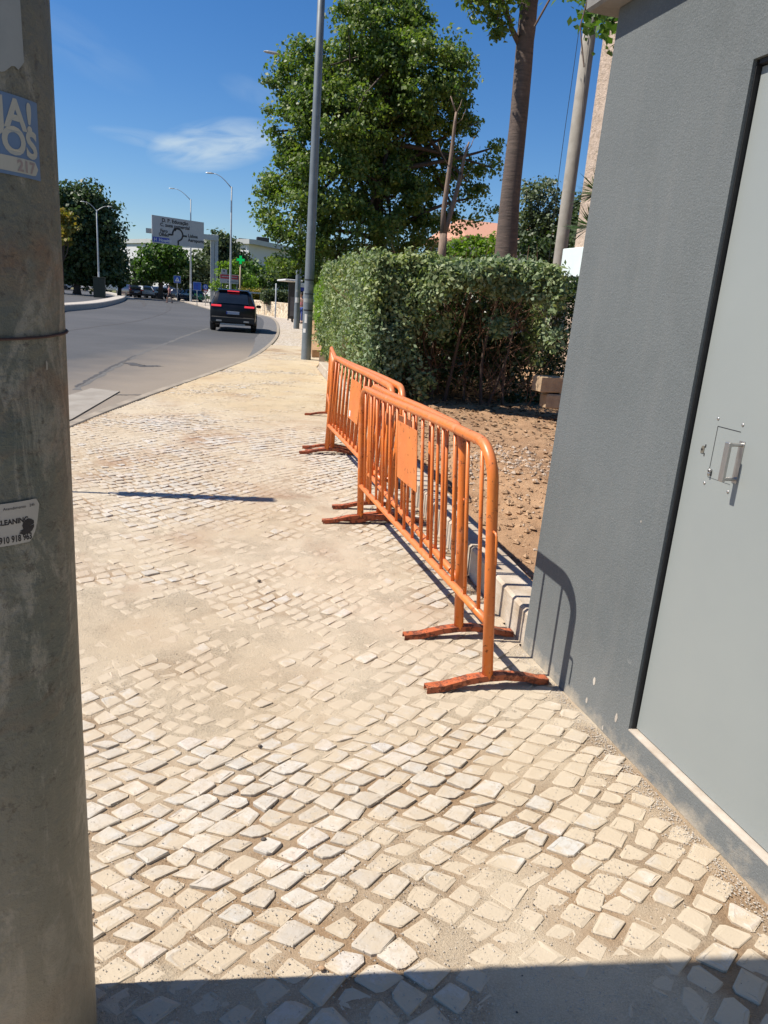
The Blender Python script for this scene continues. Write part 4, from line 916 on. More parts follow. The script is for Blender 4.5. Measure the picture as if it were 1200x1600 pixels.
barrier((1.339, 3.041), (1.45, 5.29), -0.078, -0.03, 'orange barrier leaning just behind the nearest one, white sticker on its panel', hgt=1.03, sticker=True, hf=0.93)
barrier((1.452, 4.99), (1.518, 7.316), 0.05, 0.035, 'orange barrier farther up, front one of the second pair', hgt=0.975, sticker=True, hf=1.02)
barrier((1.50, 4.93), (1.593, 7.388), 0.06, 0.0, 'orange barrier farther up, rear one of the second pair', hgt=0.985, panel=False, hf=1.0)
barrier((1.61, 7.55), (2.015, 9.82), 0.02, 0.02, 'farthest orange barrier, seen almost edge-on beside the hedge', hgt=0.93, foot_dx=0.0)

# ================================================================== PLANTS
def branch_tube(mb, a, b, r0, r1, bend=0.15, seg=6, n=5, rs=rnd):
    a = Vector(a); b = Vector(b); L = (b-a).length; off = Vector((rs.uniform(-1, 1), rs.uniform(-1, 1), rs.uniform(-0.4, 0.6)))*L*bend
    pts = [a.lerp(b, i/n)+off*math.sin(math.pi*i/n)+Vector((rs.uniform(-1, 1), rs.uniform(-1, 1), 0))*L*0.015*(0 < i < n) for i in range(n+1)]
    mb.tube(pts, [r0+(r1-r0)*i/n for i in range(n+1)], seg); return pts
def ellipsoid_clumps(rs, blobs, per_vol, shell=0.55):
    C = []; Nn = []
    for (cx, cy, cz, rx, ry, rz) in blobs:
        n = max(3, int(per_vol*rx*ry*rz*4)); d = rs.normal(size=(n, 3)); d /= np.linalg.norm(d, axis=1)[:, None]
        rr = shell+(1-shell)*rs.rand(n)**0.6
        C.append(np.array([cx, cy, cz])+d*rr[:, None]*np.array([rx, ry, rz])); Nn.append(d)
    return np.concatenate(C), np.concatenate(Nn)
def tree(name, label, base, blobs, trunk, leafm, barkm, leaf, clumps, per, crad, seed, cat='tree', group=None, limbs=10, shell=0.5, flat=0.6, trunk_r=0.2, droop=0.0):
    base = Vector(base); t = thing(name, label, cat, base, 0, group); rs = np.random.RandomState(seed); rr = random.Random(seed)
    bl_ = [(b[0]-base.x, b[1]-base.y, b[2]-base.z, b[3], b[4], b[5]) for b in blobs]
    C, Nn = ellipsoid_clumps(rs, bl_, clumps, shell)
    n = len(C); k = per
    sc = 0.6+0.8*rs.rand(n, 1, 1)
    off = rs.normal(size=(n, k, 3)); off /= np.linalg.norm(off, axis=2)[:, :, None]; off *= (rs.rand(n, k, 1)**0.45)*crad*sc; off[:, :, 2] *= flat
    if droop: off[:, :, 2] -= droop*crad*(off[:, :, 0]**2+off[:, :, 1]**2)/crad**2
    P = (C[:, None]+off).reshape(-1, 3)
    nb = (off/(np.linalg.norm(off, axis=2)[:, :, None]+1e-6)*0.6+Nn[:, None]*0.5+np.array([-0.15, 0, 0.45])).reshape(-1, 3); nb /= np.linalg.norm(nb, axis=1)[:, None]+1e-9
    quads('crown', leaf_quads(P, leaf, nb, 0.5, 0.75, 0.12, seed+1), leafm, t)
    mb = MB(); tp = [Vector(p)-base for p in trunk]
    mb.tube(smooth_path(tp, 4), [trunk_r*(1.25 if i == 0 else 1)*(1-0.6*i/(len(tp)*4-4)) for i in range(len(tp)*4-3)], 12)
    ks = sorted(range(len(bl_)), key=lambda i: -bl_[i][3])
    for i in range(limbs):
        b_ = bl_[i % len(bl_)]; f = 0.35+0.6*rr.random(); j = min(int(f*(len(tp)-1)), len(tp)-2); fr_ = f*(len(tp)-1)-j
        a = tp[j].lerp(tp[j+1], fr_); e = Vector((b_[0]+rr.uniform(-0.6, 0.6)*b_[3], b_[1]+rr.uniform(-0.6, 0.6)*b_[4], b_[2]+rr.uniform(-0.5, 0.6)*b_[5]))
        p = branch_tube(mb, a, e, trunk_r*0.38, trunk_r*0.1, 0.12, 6, 5, rr)
        for q in range(2):
            c = C[rr.randrange(n)]
            if (Vector(c)-p[3]).length < 3.2*b_[3]: branch_tube(mb, p[3], c, trunk_r*0.15, trunk_r*0.04, 0.12, 5, 3, rr)
    obj('trunk', mb, barkm, t, True)
    return t
def blob(px, py, Y, rpx, rpy, dY=0, ry=None):        # an ellipsoid of foliage at distance Y, sized in metres from its angular size
    p = AY(px, py, Y); k = Y/FPX*1.0; return (p[0], Y+dY, p[2], rpx*k, ry if ry else (rpx+rpy)/2*k, rpy*k)
# the big broad-leaved tree
Yb = 29.0
bb = [(600, 60, 85, 70, 0), (545, 120, 75, 70, 1), (650, 130, 80, 80, -1), (480, 130, 60, 60, 0), (450, 200, 45, 50, 0), (520, 210, 80, 70, -1), (610, 220, 90, 80, 1), (690, 170, 50, 60, 0),
      (700, 260, 55, 55, 1), (735, 285, 30, 30, 0), (450, 270, 50, 45, 0), (430, 330, 32, 40, 0), (500, 300, 80, 60, -1), (600, 310, 80, 60, 0), (690, 320, 45, 40, 1), (470, 370, 60, 45, -1), (545, 370, 70, 45, -1),
      (640, 365, 70, 40, 0), (435, 400, 36, 42, -1), (500, 410, 45, 38, -1), (620, 20, 60, 40, 0), (570, 10, 40, 35, 0), (770, 230, 22, 18, 0), (640, 80, 70, 60, 2), (422, 120, 18, 24, 0), (700, 95, 26, 26, 0), (580, 400, 70, 30, 0), (757, 320, 24, 28, 0), (772, 262, 18, 18, 0), (745, 200, 18, 22, 0), (748, 255, 26, 24, 1), (725, 345, 24, 22, 0), (722, 140, 20, 24, 0), (410, 290, 16, 20, 0)]
blobs = [blob(x, y, Yb, a*0.88, b*0.88, d*1.1) for x, y, a, b, d in bb]
tb_ = AY(592, 470, Yb+0.3); tb_ = (tb_[0], tb_[1], 0.15)
trk = [tb_, (tb_[0], tb_[1], 2.5), AY(590, 300, Yb+0.3), AY(605, 180, Yb+0.2), AY(610, 60, Yb)]
tree('plane_tree', 'large broad-leaved tree towering behind the clipped hedge', tb_, blobs, trk, MAT['L_big'], MAT['bark2'], 0.13, 5.9, 72, 0.44, 21, limbs=34, shell=0.45, trunk_r=0.30)
# tall smooth trunk behind the hedge with its crown above the photo
Yt = 15.6
b0 = AY(782, 470, Yt); b0 = (b0[0], b0[1], 0.2)
t = thing('tall_tree', 'tall tree with thick smooth banded trunk rising behind the hedge', 'tree', b0)
B0 = Vector(b0); pp = [AY(783, 480, Yt), AY(790, 400, Yt), AY(798, 300, Yt), AY(809, 200, Yt), AY(817, 110, Yt), AY(821, 60, Yt), AY(826, 0, Yt), AY(834, -90, Yt)]
wpx = [20, 18, 15, 13.5, 13.5, 13, 12, 10]
pp = [b0]+pp; wpx = [24]+wpx
P_ = smooth_path([Vector(p)-B0 for p in pp], 5); W_r = np.interp(np.linspace(0, 1, len(P_)), np.linspace(0, 1, len(wpx)), wpx)*Yt/FPX
mb = MB(); mb.tube(P_, list(W_r), 20)
k1 = Vector(AY(834, 75, Yt))-B0
branch_tube(mb, Vector(AY(820, 125, Yt))-B0, Vector(AY(847, -120, Yt))-B0, 0.11, 0.08, 0.01, 10, 6)
branch_tube(mb, Vector(AY(812, 70, Yt))-B0, Vector(AY(770, -60, Yt-0.3))-B0, 0.06, 0.02, 0.05, 8, 5)
branch_tube(mb, Vector(AY(790, -10, Yt))-B0, Vector(AY(735, 5, Yt-0.3))-B0, 0.025, 0.01, 0.05, 6, 4)
branch_tube(mb, Vector(AY(785, -20, Yt-0.2))-B0, Vector(AY(776, 45, Yt-0.3))-B0, 0.02, 0.008, 0.05, 6, 4)
obj('trunk', mb, MAT['bark'], t, True)
rs = np.random.RandomState(9); cl = []
for (px, py, rpx, n) in ((745, 4, 22, 90), (772, 20, 20, 120), (782, 42, 15, 90), (775, 58, 8, 40), (800, -5, 30, 130), (760, -20, 30, 200), (800, -60, 50, 200), (735, -12, 16, 60)):
    c = np.array(AY(px, py, Yt-0.25)); cl.append(c+rs.normal(size=(n, 3))*rpx*Yt/FPX*0.5)
C2_, N2_ = ellipsoid_clumps(rs, [(7.3, 15.9, 10.2, 1.9, 0.9, 1.0), (8.0, 16.2, 11.2, 1.8, 1.0, 1.0), (5.8, 16.0, 11.0, 1.5, 0.9, 0.9)], 5, 0.5)
cl.append((C2_[:, None]+rs.normal(size=(len(C2_), 36, 3))*0.25).reshape(-1, 3))
P = np.concatenate(cl)-np.array(b0)
quads('crown', leaf_quads(P, 0.12, np.tile([[0, 0, 1.0]], (len(P), 1)), 0.35, 0.7, 0.12, 2), MAT['L_big'], t)
# the half-dead sapling with two pale stems
Ys = 17.0; s0 = AY(688, 430, Ys); s0 = (s0[0], s0[1], 0.2); S0 = Vector(s0)
t = thing('dead_sapling', 'leafless sapling with two pale forked stems in front of the large tree', 'tree', s0)
def pxp(L, Y): return [Vector(AY(x, y, Y))-S0 for x, y in L]
mb = MB(); mb.tube([Vector((0, 0, -0.1))]+pxp([(689, 440), (690, 400), (693, 365)], Ys), [0.12, 0.11, 0.10, 0.085], 10)
mb.tube(pxp([(692, 370), (693, 330), (700, 280), (706, 235), (711, 190), (713, 175)], Ys), [0.075, 0.06, 0.055, 0.045, 0.035, 0.03], 8)
mb.tube(pxp([(692, 372), (702, 340), (716, 290), (722, 262), (727, 240), (733, 222)], Ys), [0.07, 0.06, 0.052, 0.04, 0.03, 0.02], 8)
for L, r in (([(713, 178), (708, 162), (704, 150)], 0.022), ([(713, 178), (719, 165), (722, 155)], 0.012), ([(727, 240), (736, 228), (741, 214)], 0.014), ([(708, 238), (722, 236), (730, 226)], 0.012), ([(703, 262), (690, 240), (684, 222)], 0.01), ([(718, 288), (724, 276), (735, 268)], 0.01), ([(711, 195), (722, 186), (728, 170)], 0.009)):
    mb.tube(pxp(L, Ys), [r, r*0.8, r*0.4], 6)
obj('trunk', mb, MAT['dead'], t, True)
# concrete pole
p0 = AY(866, 470, 17); p0 = (p0[0], 17, 0.1)
t = thing('concrete_pole', 'tall round concrete pole standing between the tall trunk and the grey building', 'pole', p0)
obj('shaft', MB().lathe([(0.155, 0.0), (0.152, 1), (0.145, 12), (0.02, 12.05)], 32), MAT['conpole'], t, True)
wv = MB(); dx = -0.34
wv.tube([(dx+0.02*math.sin(z), -0.1, z) for z in np.linspace(1.5, 7.6, 24)]+[(dx+0.04, -0.1, 7.8), (dx+0.08, -0.1, 7.6)], 0.007, 5)
obj('cable', wv, MAT['plastic'], t)
# yucca
yp = AY(916, 300, 12.5); yb_ = (yp[0]+0.25, 12.5, 0.2); t = thing('yucca', 'spiky yucca showing between concrete pole and pink wall', 'plant', yb_)
rs = np.random.RandomState(4); V = []
for (hx, hz, n) in ((0.0, yp[2]-0.2, 130), (-0.05, yp[2]-0.75, 120), (0.35, yp[2]+0.4, 110)):
    for i in range(n):
        d = rs.normal(size=3); d[2] = abs(d[2])*0.8-0.35; d /= np.linalg.norm(d); L = 0.38+0.2*rs.rand(); s_ = np.cross(d, [0, 0, 1]); s_ /= np.linalg.norm(s_)+1e-6
        c = np.array([hx, 0, hz]); a = c+d*0.05; m = c+d*L*0.55+np.array([0, 0, -0.02]); e = c+d*L+np.array([0, 0, -0.09*rs.rand()])
        V.append([a, m+s_*0.018, e, m-s_*0.018])
quads('foliage', np.array(V), MAT['L_yucca'], t)
obj('trunk', MB().tube([(0, 0, -0.1), (0.02, 0, 1.6), (0, 0, yp[2]-0.2)], [0.1, 0.08, 0.06], 10).tube([(0.02, 0, 1.8), (0.3, 0, 2.4), (0.35, 0, yp[2]+0.3)], [0.06, 0.05, 0.05], 8), MAT['bark2'], t, True)
# olive tree and dark shrubs behind the pole
tree('olive_tree', 'grey-green olive tree between the tall trunk and the concrete pole', (*AY(845, 430, 20)[:2], 0.2), [blob(850, 320, 20, 28, 38, 0), (blob(835, 365, 20, 30, 40, 0.3)), blob(828, 310, 20, 12, 26, 0.2), blob(865, 380, 20, 30, 40, 0.2)],
     [(*AY(845, 430, 20)[:2], 0.2), AY(845, 400, 20), AY(848, 340, 20)], MAT['L_olive'], MAT['bark2'], 0.09, 110, 26, 0.26, 33, trunk_r=0.1, limbs=8)
for i, (px, py, Y, a, b, lb) in enumerate(((835, 408, 18.2, 30, 40, 'dark shrub at the foot of the olive tree, right of the tall trunk'), (880, 400, 18.8, 34, 44, 'dark shrub behind the concrete pole'), (905, 350, 19.5, 26, 50, 'dark shrub beside the pink wall'))):
    c = blob(px, py, Y, a, b); tree('garden_shrub', lb, (c[0], c[1], 0.2), [c, (c[0], c[1], max(1.2, c[2]-0.8), c[3]*1.1, c[4], c[5])], [(c[0], c[1], 0.2), (c[0], c[1], 1.2), (c[0], c[1], c[2])], MAT['L_dark'], MAT['bark2'], 0.11, 70, 26, 0.3, 50+i, cat='shrub', trunk_r=0.06, limbs=5, group='dark shrubs behind the hedge')
# lime-green shrub
c = [blob(740, 398, 21, 48, 26), blob(775, 392, 21, 26, 22), blob(712, 405, 21, 26, 18)]
tree('lime_shrub', 'bright lime-green shrub over the hedge, left of the tall trunk', (c[0][0], 21, 0.2), c+[(c[0][0], 21, 1.4, 1.2, 1, 1.0)], [(c[0][0], 21, 0.2), (c[0][0], 21, 1.2), (c[0][0], 21, 2.2)], MAT['L_lime'], MAT['bark2'], 0.10, 90, 28, 0.24, 61, cat='shrub', trunk_r=0.06, limbs=6)

# ---- the clipped hedge
def hedge_leaves(name, P, nb, size, mat, parent, seed, nbw=0.55): return quads(name, leaf_quads(P, size, nb, nbw, 0.55, 0.12, seed), mat, parent)
hb_ = Vector((2.5, 9.0, 0.2)); hedge = thing('clipped_hedge', 'tall clipped grey-green hedge with hollow woody end facing the bare soil', 'hedge', hb_)
rs = np.random.RandomState(13)
HL = [(2.46, 9.2), (2.64, 11), (2.98, 14), (3.30, 17.0)]
FY = lambda x: 9.35-(np.asarray(x)-2.6)*0.62
def hx(y): return np.interp(y, [p[1] for p in HL], [p[0] for p in HL])
htop = lambda x, y: 2.05+0.022*(y-9)+fbm(np.asarray(x), np.asarray(y), 2.3, 3, 141)*0.16+fbm(np.asarray(x), np.asarray(y), 9.0, 2, 143)*0.14
P = []; NB = []
# left face: clumps on a bulging surface
n = 4300; y = 9.2+rs.rand(n)*7.9; z = 0.22+rs.rand(n)*2.05
lowcut = (z > 0.25+0.9*np.clip((9.4-y)/0.7, 0, 1)*0)
x = hx(y)+fbm(y, z, 1.4, 3, 151)*0.34+fbm(y, z, 6.0, 2, 153)*0.22+rs.rand(n)**1.5*0.26+np.clip((0.75-z), 0, 1)*0.28
C = np.stack([x, y, np.minimum(z, htop(x, y))], -1); P.append(C); NB.append(np.tile([[-1.0, -0.15, 0.35]], (n, 1)))
# top
n = 3600; y = 8.05+rs.rand(n)*9.1; x = 2.45+rs.rand(n)*3.0; k = (x > hx(np.maximum(y, 9.2))+0.02) & (x < 4.4+np.maximum(y-10, 0)*0.1) & (y > FY(x)-0.05); x = x[k]; y = y[k]; n = len(x); C = np.stack([x, y, htop(x, y)-rs.rand(n)**1.6*0.28], -1); P.append(C); NB.append(np.tile([[-0.3, -0.1, 1.0]], (n, 1)))
# near end: full height at the left, only a drooping band over the hollow
n = 3000; x = 2.40+rs.rand(n)*2.0; u = (x-2.42)/2.0
low = np.interp(u, [0, 0.10, 0.2, 0.32, 0.45, 0.6, 0.8, 0.92, 1.0], [0.28, 0.42, 0.90, 1.45, 1.74, 1.80, 1.78, 1.60, 1.4])+fbm(x, x*0, 3.0, 2, 171)*0.5
z = low+rs.rand(n)**0.8*(2.2-low); y = FY(x)-0.12+rs.rand(n)**1.6*0.45+0.10*np.sin(x*5)+fbm(x, z, 3.0, 2, 177)*0.25
k = z < htop(x, y)+0.02; C = np.stack([x, y, z], -1)[k]; P.append(C); NB.append(np.tile([[-0.55, -0.7, 0.6]], (len(C), 1)))
# right side, far from the sun
n = 1300; y = 9.2+rs.rand(n)*7.6; z = 0.9+rs.rand(n)*1.2; x = hx(y)+2.2+rs.rand(n)*0.25; P.append(np.stack([x, y, z], -1)); NB.append(np.tile([[1.0, 0, 0.4]], (n, 1)))
C = np.concatenate(P); NB = np.concatenate(NB); kk = 11
# hanging tufts in the hollow
tuf = np.array([(2.72, 8.9, 1.05), (2.78, 8.95, 0.8), (2.66, 8.85, 0.62), (2.95, 9.0, 1.35), (2.7, 8.9, 0.45), (3.9, 8.9, 1.38), (4.45, 8.8, 1.3), (3.0, 9, 0.9), (3.15, 9, 0.6), (3.3, 9, 1.3)]); tuf[:, 1] += 0.55-(tuf[:, 0]-2.6)*0.6
C = np.concatenate([C]+[t_+rs.normal(size=(22, 3))*0.07 for t_ in tuf]); NB = np.concatenate([NB, np.tile([[-0.4, -0.5, 0.7]], (22*len(tuf), 1))])
off = rs.normal(size=(len(C), kk, 3)); off /= np.linalg.norm(off, axis=2)[:, :, None]; off *= 0.085*(0.5+rs.rand(len(C), kk, 1))
LP = (C[:, None]+off).reshape(-1, 3); LN = (NB[:, None]/np.linalg.norm(NB, axis=1)[:, None, None]+off/0.085*0.5).reshape(-1, 3); LN /= np.linalg.norm(LN, axis=1)[:, None]
LP = LP-np.array(hb_)
hedge_leaves('foliage', LP, LN, 0.064, MAT['L_hedge'], hedge, 14, 0.5)
# inner fill, shade put into its leaf colour; front batch added to block sun
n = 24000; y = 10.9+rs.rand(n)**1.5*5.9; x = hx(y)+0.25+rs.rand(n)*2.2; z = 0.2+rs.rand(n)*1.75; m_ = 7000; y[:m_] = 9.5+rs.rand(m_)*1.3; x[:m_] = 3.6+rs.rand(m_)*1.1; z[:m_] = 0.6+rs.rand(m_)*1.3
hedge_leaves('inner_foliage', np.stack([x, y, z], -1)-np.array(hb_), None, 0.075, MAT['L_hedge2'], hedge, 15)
def stemm(pts, r):
    pts = [(p[0], p[1]+1.0-(p[0]-2.6)*0.6, p[2]) for p in pts]
    m = MB(); m.tube(smooth_path([Vector(p)-hb_ for p in pts], 4), list(np.linspace(r, r*0.4, (len(pts)-1)*4+1)), 7); return m
stems = [[(3.62, 9.25, 0.2), (3.68, 9.2, 0.8), (3.74, 9.2, 1.3), (3.82, 9.2, 1.8)], [(3.55, 9.5, 0.2), (3.5, 9.5, 0.9), (3.62, 9.5, 1.5), (3.5, 9.5, 2.0)], [(3.0, 9.3, 0.2), (3.02, 9.25, 0.7), (2.85, 9.15, 1.1), (2.72, 9.1, 1.45), (2.9, 9.1, 1.8)],
         [(3.02, 9.25, 0.75), (3.15, 9.2, 1.1), (3.12, 9.15, 1.4), (3.0, 9.1, 1.6)], [(4.1, 9.3, 0.2), (4.05, 9.3, 0.9), (4.12, 9.3, 1.5), (4.2, 9.3, 1.9)], [(4.15, 9.3, 0.2), (4.3, 9.2, 1.0), (4.35, 9.2, 1.7)],
         [(3.98, 9.6, 0.2), (3.95, 9.6, 1.0), (3.9, 9.6, 1.8)], [(2.75, 9.6, 0.2), (2.7, 9.6, 0.9), (2.8, 9.5, 1.7)], [(3.25, 9.9, 0.2), (3.3, 9.9, 1.0), (3.2, 9.9, 1.8)], [(4.5, 9.7, 0.2), (4.45, 9.7, 1.0), (4.55, 9.6, 1.8)],
         [(3.4, 9.1, 0.2), (3.45, 9.15, 0.6), (3.3, 9.2, 1.1), (3.35, 9.2, 1.7)], [(3.75, 10.0, 0.2), (3.8, 10, 1.2), (3.7, 10, 1.9)]]
for i, s_ in enumerate(stems): obj('stem', stemm(s_, 0.032 if i in (0, 2) else 0.019+0.008*rnd.random()), MAT['stem'], hedge, True)
tw = MB()
for i in range(1150):
    y = rnd.uniform(8.85, 10.8); x = rnd.uniform(2.6, 4.65); z = rnd.uniform(0.55, 2.0) if rnd.random() < 0.85 else rnd.uniform(0.25, 0.7)
    y += 1.15-(x-2.6)*0.68; a = Vector((x, y, z)); b_ = a+Vector((rnd.uniform(-0.3, 0.3), rnd.uniform(-0.25, 0.2), rnd.uniform(0.05, 0.45))); m = a.lerp(b_, 0.5)+Vector((rnd.uniform(-1, 1), rnd.uniform(-1, 1), 0))*0.05
    r = rnd.uniform(0.0022, 0.006); tw.tube([a-hb_, m-hb_, b_-hb_], [r, r*0.8, r*0.4], 4, False)
    for q in range(2):
        c = m+Vector((rnd.uniform(-0.14, 0.14), rnd.uniform(-0.14, 0.1), rnd.uniform(-0.05, 0.16))); tw.tube([m-hb_, c-hb_], [r*0.5, r*0.3], 3, False)
o = obj('twigs', tw, MAT['twig'], hedge); o['kind'] = 'stuff'
# the lower hedge to the right, its leaves coloured darker to stand for shade
hb2 = Vector((5.0, 9.8, 0.2)); h2 = thing('dark_hedge', 'lower dark-leaved hedge in shade between the hollow hedge and the grey building', 'hedge', hb2)
n = 2600; x = 4.6+rs.rand(n)*3.6; z = 0.25+rs.rand(n)*1.8; y = 9.6+rs.rand(n)*0.45+fbm(x, z, 1.7, 2, 181)*0.3
P1 = np.stack([x, y, z], -1); N1 = np.tile([[-0.2, -1, 0.3]], (n, 1))
n = 1500; x = 4.6+rs.rand(n)*3.6; y = 9.6+rs.rand(n)*1.5; P2 = np.stack([x, y, 2.03+fbm(x, y, 3, 2, 191)*0.14-rs.rand(n)*0.2], -1); N2 = np.tile([[-0.2, 0, 1.0]], (n, 1))
C = np.concatenate([P1, P2]); NB = np.concatenate([N1, N2]); off = rs.normal(size=(len(C), 9, 3))*0.055
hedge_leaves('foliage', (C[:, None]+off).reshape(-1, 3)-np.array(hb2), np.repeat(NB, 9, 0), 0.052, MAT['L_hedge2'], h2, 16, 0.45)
m = MB()
for i in range(10): xx = -0.2+i*0.36; obj('stem', MB().tube([(xx, 0.4, -0.1), (xx+0.05, 0.4, 0.8), (xx, 0.35, 1.7)], [0.02, 0.016, 0.008], 6), MAT['stem'], h2, True)
# the lime hedge along the pavement
hb3 = Vector((3.6, 18, 0.1)); h3 = thing('lime_hedge', 'yellow-green clipped hedge running along the pavement behind the lamp post', 'hedge', hb3)
wl3 = [(3.45, 17.2), (4.0, 20), (6.35, 34), (7.7, 41), (8.3, 46)]
n = 5200; y = 17.2+rs.rand(n)**1.2*28.5; x = np.interp(y, [p[1] for p in wl3], [p[0] for p in wl3]); z = 0.3+rs.rand(n)*1.85
C = np.stack([x+fbm(y, z, 1.5, 3, 201)*0.22+rs.rand(n)*0.25, y, z], -1); N1 = np.tile([[-1.0, 0, 0.4]], (n, 1))
n = 2600; y = 17.2+rs.rand(n)*28.5; x = np.interp(y, [p[1] for p in wl3], [p[0] for p in wl3])+rs.rand(n)*1.0; C2 = np.stack([x, y, 2.15-rs.rand(n)*0.15+fbm(x, y, 2, 2, 203)*0.1], -1); N2 = np.tile([[-0.2, 0, 1]], (n, 1))
n = 900; x = 3.45+rs.rand(n)*1.0; C3 = np.stack([x, 17.2+rs.rand(n)*0.2, 0.3+rs.rand(n)*1.85], -1)
C = np.concatenate([C, C2, C3]); NB = np.concatenate([N1, N2, np.tile([[0, -1, 0.2]], (n, 1))]); off = rs.normal(size=(len(C), 7, 3))*0.09
hedge_leaves('foliage', (C[:, None]+off).reshape(-1, 3)-np.array(hb3), np.repeat(NB, 7, 0), 0.085, MAT['L_lime'], h3, 17, 0.5)
m = MB()
for i in range(26): yy = 17.5+i*1.08; xx = float(np.interp(yy, [p[1] for p in wl3], [p[0] for p in wl3]))+0.4; obj('stem', MB().tube([(xx-3.6, yy-18, -0.1), (xx-3.6, yy-18, 1.7)], [0.03, 0.01], 5), MAT['stem'], h3)
lw = sweep([(3.3, 17.3), (4.0, 20), (6.6, 34), (7.95, 41), (8.7, 46)], [(0, -0.1), (0, 0.33), (0.16, 0.33), (0.16, -0.1)])
tag(obj('low_garden_wall', lw, MAT['orangewall']), 'low cream wall at the foot of the yellow-green hedge', 'wall')
# sandstone blocks by the dark hedge
for (px, py, zb, sx, sy, sz, rz, lb) in ((858, 612, 0.30, 0.36, 0.2, 0.19, 0.1, 'sandstone block in shade lying on top of the small stack beside the dark hedge'), (882, 617, 0.31, 0.16, 0.22, 0.19, -0.2, 'sunlit end block of the small stack next to the grey wall'), (868, 638, 0.14, 0.34, 0.24, 0.17, -0.1, 'lowest sandstone block of the small stack, half sunk in soil')):
    p = G(px, py, zb+0.02); Y = 8.35
    p = AY(px, py-12, Y); m = MB().box((-sx/2, -sy/2, 0), (sx/2, sy/2, sz), bev=0.012); m.v = [(x+rnd.uniform(-.008, .008), y+rnd.uniform(-.008, .008), z+rnd.uniform(-.006, .006)) for x, y, z in m.v]
    o = obj('sandstone_block', m, MAT['block']); o.location = (p[0], Y, p[2]-sz/2); o.rotation_euler = (0, 0, rz); tag(o, lb, 'stone block', 'sandstone blocks stacked by the hedge')

# ================================================================== BUILDINGS BEHIND
pL = AY(898, 385, 14.0); pT = AY(888, 388, 13.85); pB = AY(888, 434, 13.85)
pb_ = thing('rendered_building', 'building with rough pinkish render above a pale painted band, behind the grey building', 'building', (pL[0], 14.0, 0))
obj('wall', MB().box((0, -2.8, 0), (6, 0, 11)), MAT['render'], pb_)
obj('painted_band', MB().box((-0.22, -2.8, pB[2]), (-0.003, 0.05, pT[2]), bev=0.01), MAT['whitewall'], pb_)
obj('roof', MB().box((-0.25, -3.0, 11.002), (6.2, 0.2, 11.25)), MAT['slab'], pb_)
# tiled house
Yh = 46
a0 = AY(700, 395, Yh); a1 = AY(815, 395, Yh); e0 = AY(722, 364, Yh); r0 = AY(735, 345, Yh+3)
hs_ = thing('tiled_house', 'white house with a pinkish tiled roof between the large tree and the tall trunk', 'house', (a0[0]+1.3, Yh, 0))
wH = e0[2]-0.15; L_ = 9.0
obj('wall', MB().box((0, 0, 0), (L_, 8, wH)), MAT['housewall'], hs_)
rfm = MB(); ov = 0.4; rz_ = r0[2]-0.75
rfm.add([(-ov, -ov, wH), (L_+ov, -ov, wH-0.0), (L_+ov, 4, rz_+0.9), (0.6, 4, rz_+0.9), (L_+ov, 8+ov, wH), (-ov, 8+ov, wH), (-ov, -ov, wH-0.16), (L_+ov, -ov, wH-0.16), (L_+ov, 8+ov, wH-0.16), (-ov, 8+ov, wH-0.16)],
        [(0, 1, 2, 3), (4, 5, 3, 2), (5, 0, 3), (1, 4, 2), (0, 6, 7, 1), (1, 7, 8, 4), (4, 8, 9, 5), (5, 9, 6, 0), (9, 8, 7, 6)])
obj('roof', rfm, MAT['tiles'], hs_)
for xx in (1.2, 4.0):
    w_ = obj('window', MB().box((xx, -0.03, wH-1.9), (xx+1.1, -0.002, wH-0.7)), MAT['white'], hs_); obj('pane', MB().box((xx+0.08, -0.04, wH-1.82), (xx+1.02, -0.032, wH-0.78)), MAT['glass'], w_)
# stadium-like white hall
Yd = 190
s0 = AY(188, 440, Yd); s1 = AY(335, 440, Yd); zt = AY(200, 381, Yd+52)[2]; zr_ = AY(200, 376, Yd+52)[2]
hall = thing('white_hall', 'large white curved hall with a pale rim roof beyond the trees', 'building', (s0[0], Yd, 0))
W0 = s1[0]-s0[0]+8; arc = [(W0*i/24-6*(1-i/24), 60*(1-i/24)-4*math.sin(math.pi*i/24)) for i in range(25)]
obj('wall', MB().prism(arc+[(W0+30, 40), (W0+30, 90), (-6, 90)], 0, zt), MAT['stadium'], hall)
ov_ = [(x, y-1.2) for x, y in arc]
obj('roof', MB().prism([(-7.5, arc[0][1]-1.0)]+ov_+[(W0+1.5, arc[-1][1]-1.3), (W0+31, 39), (W0+31, 91), (-7.5, 91)], zt+0.01, zr_+0.2), MAT['stadroof'], hall)
for i in range(9):
    u = (i+0.5)/9; xx = W0*u-6*(1-u)+6; yy = 60*(1-u)
    obj('roof_unit', MB().box((xx-1.6, yy+1, zr_+0.2), (xx+1.4, yy+3, zr_+0.7+0.3*(i % 3)), bev=0.1), MAT['plastic'], hall)

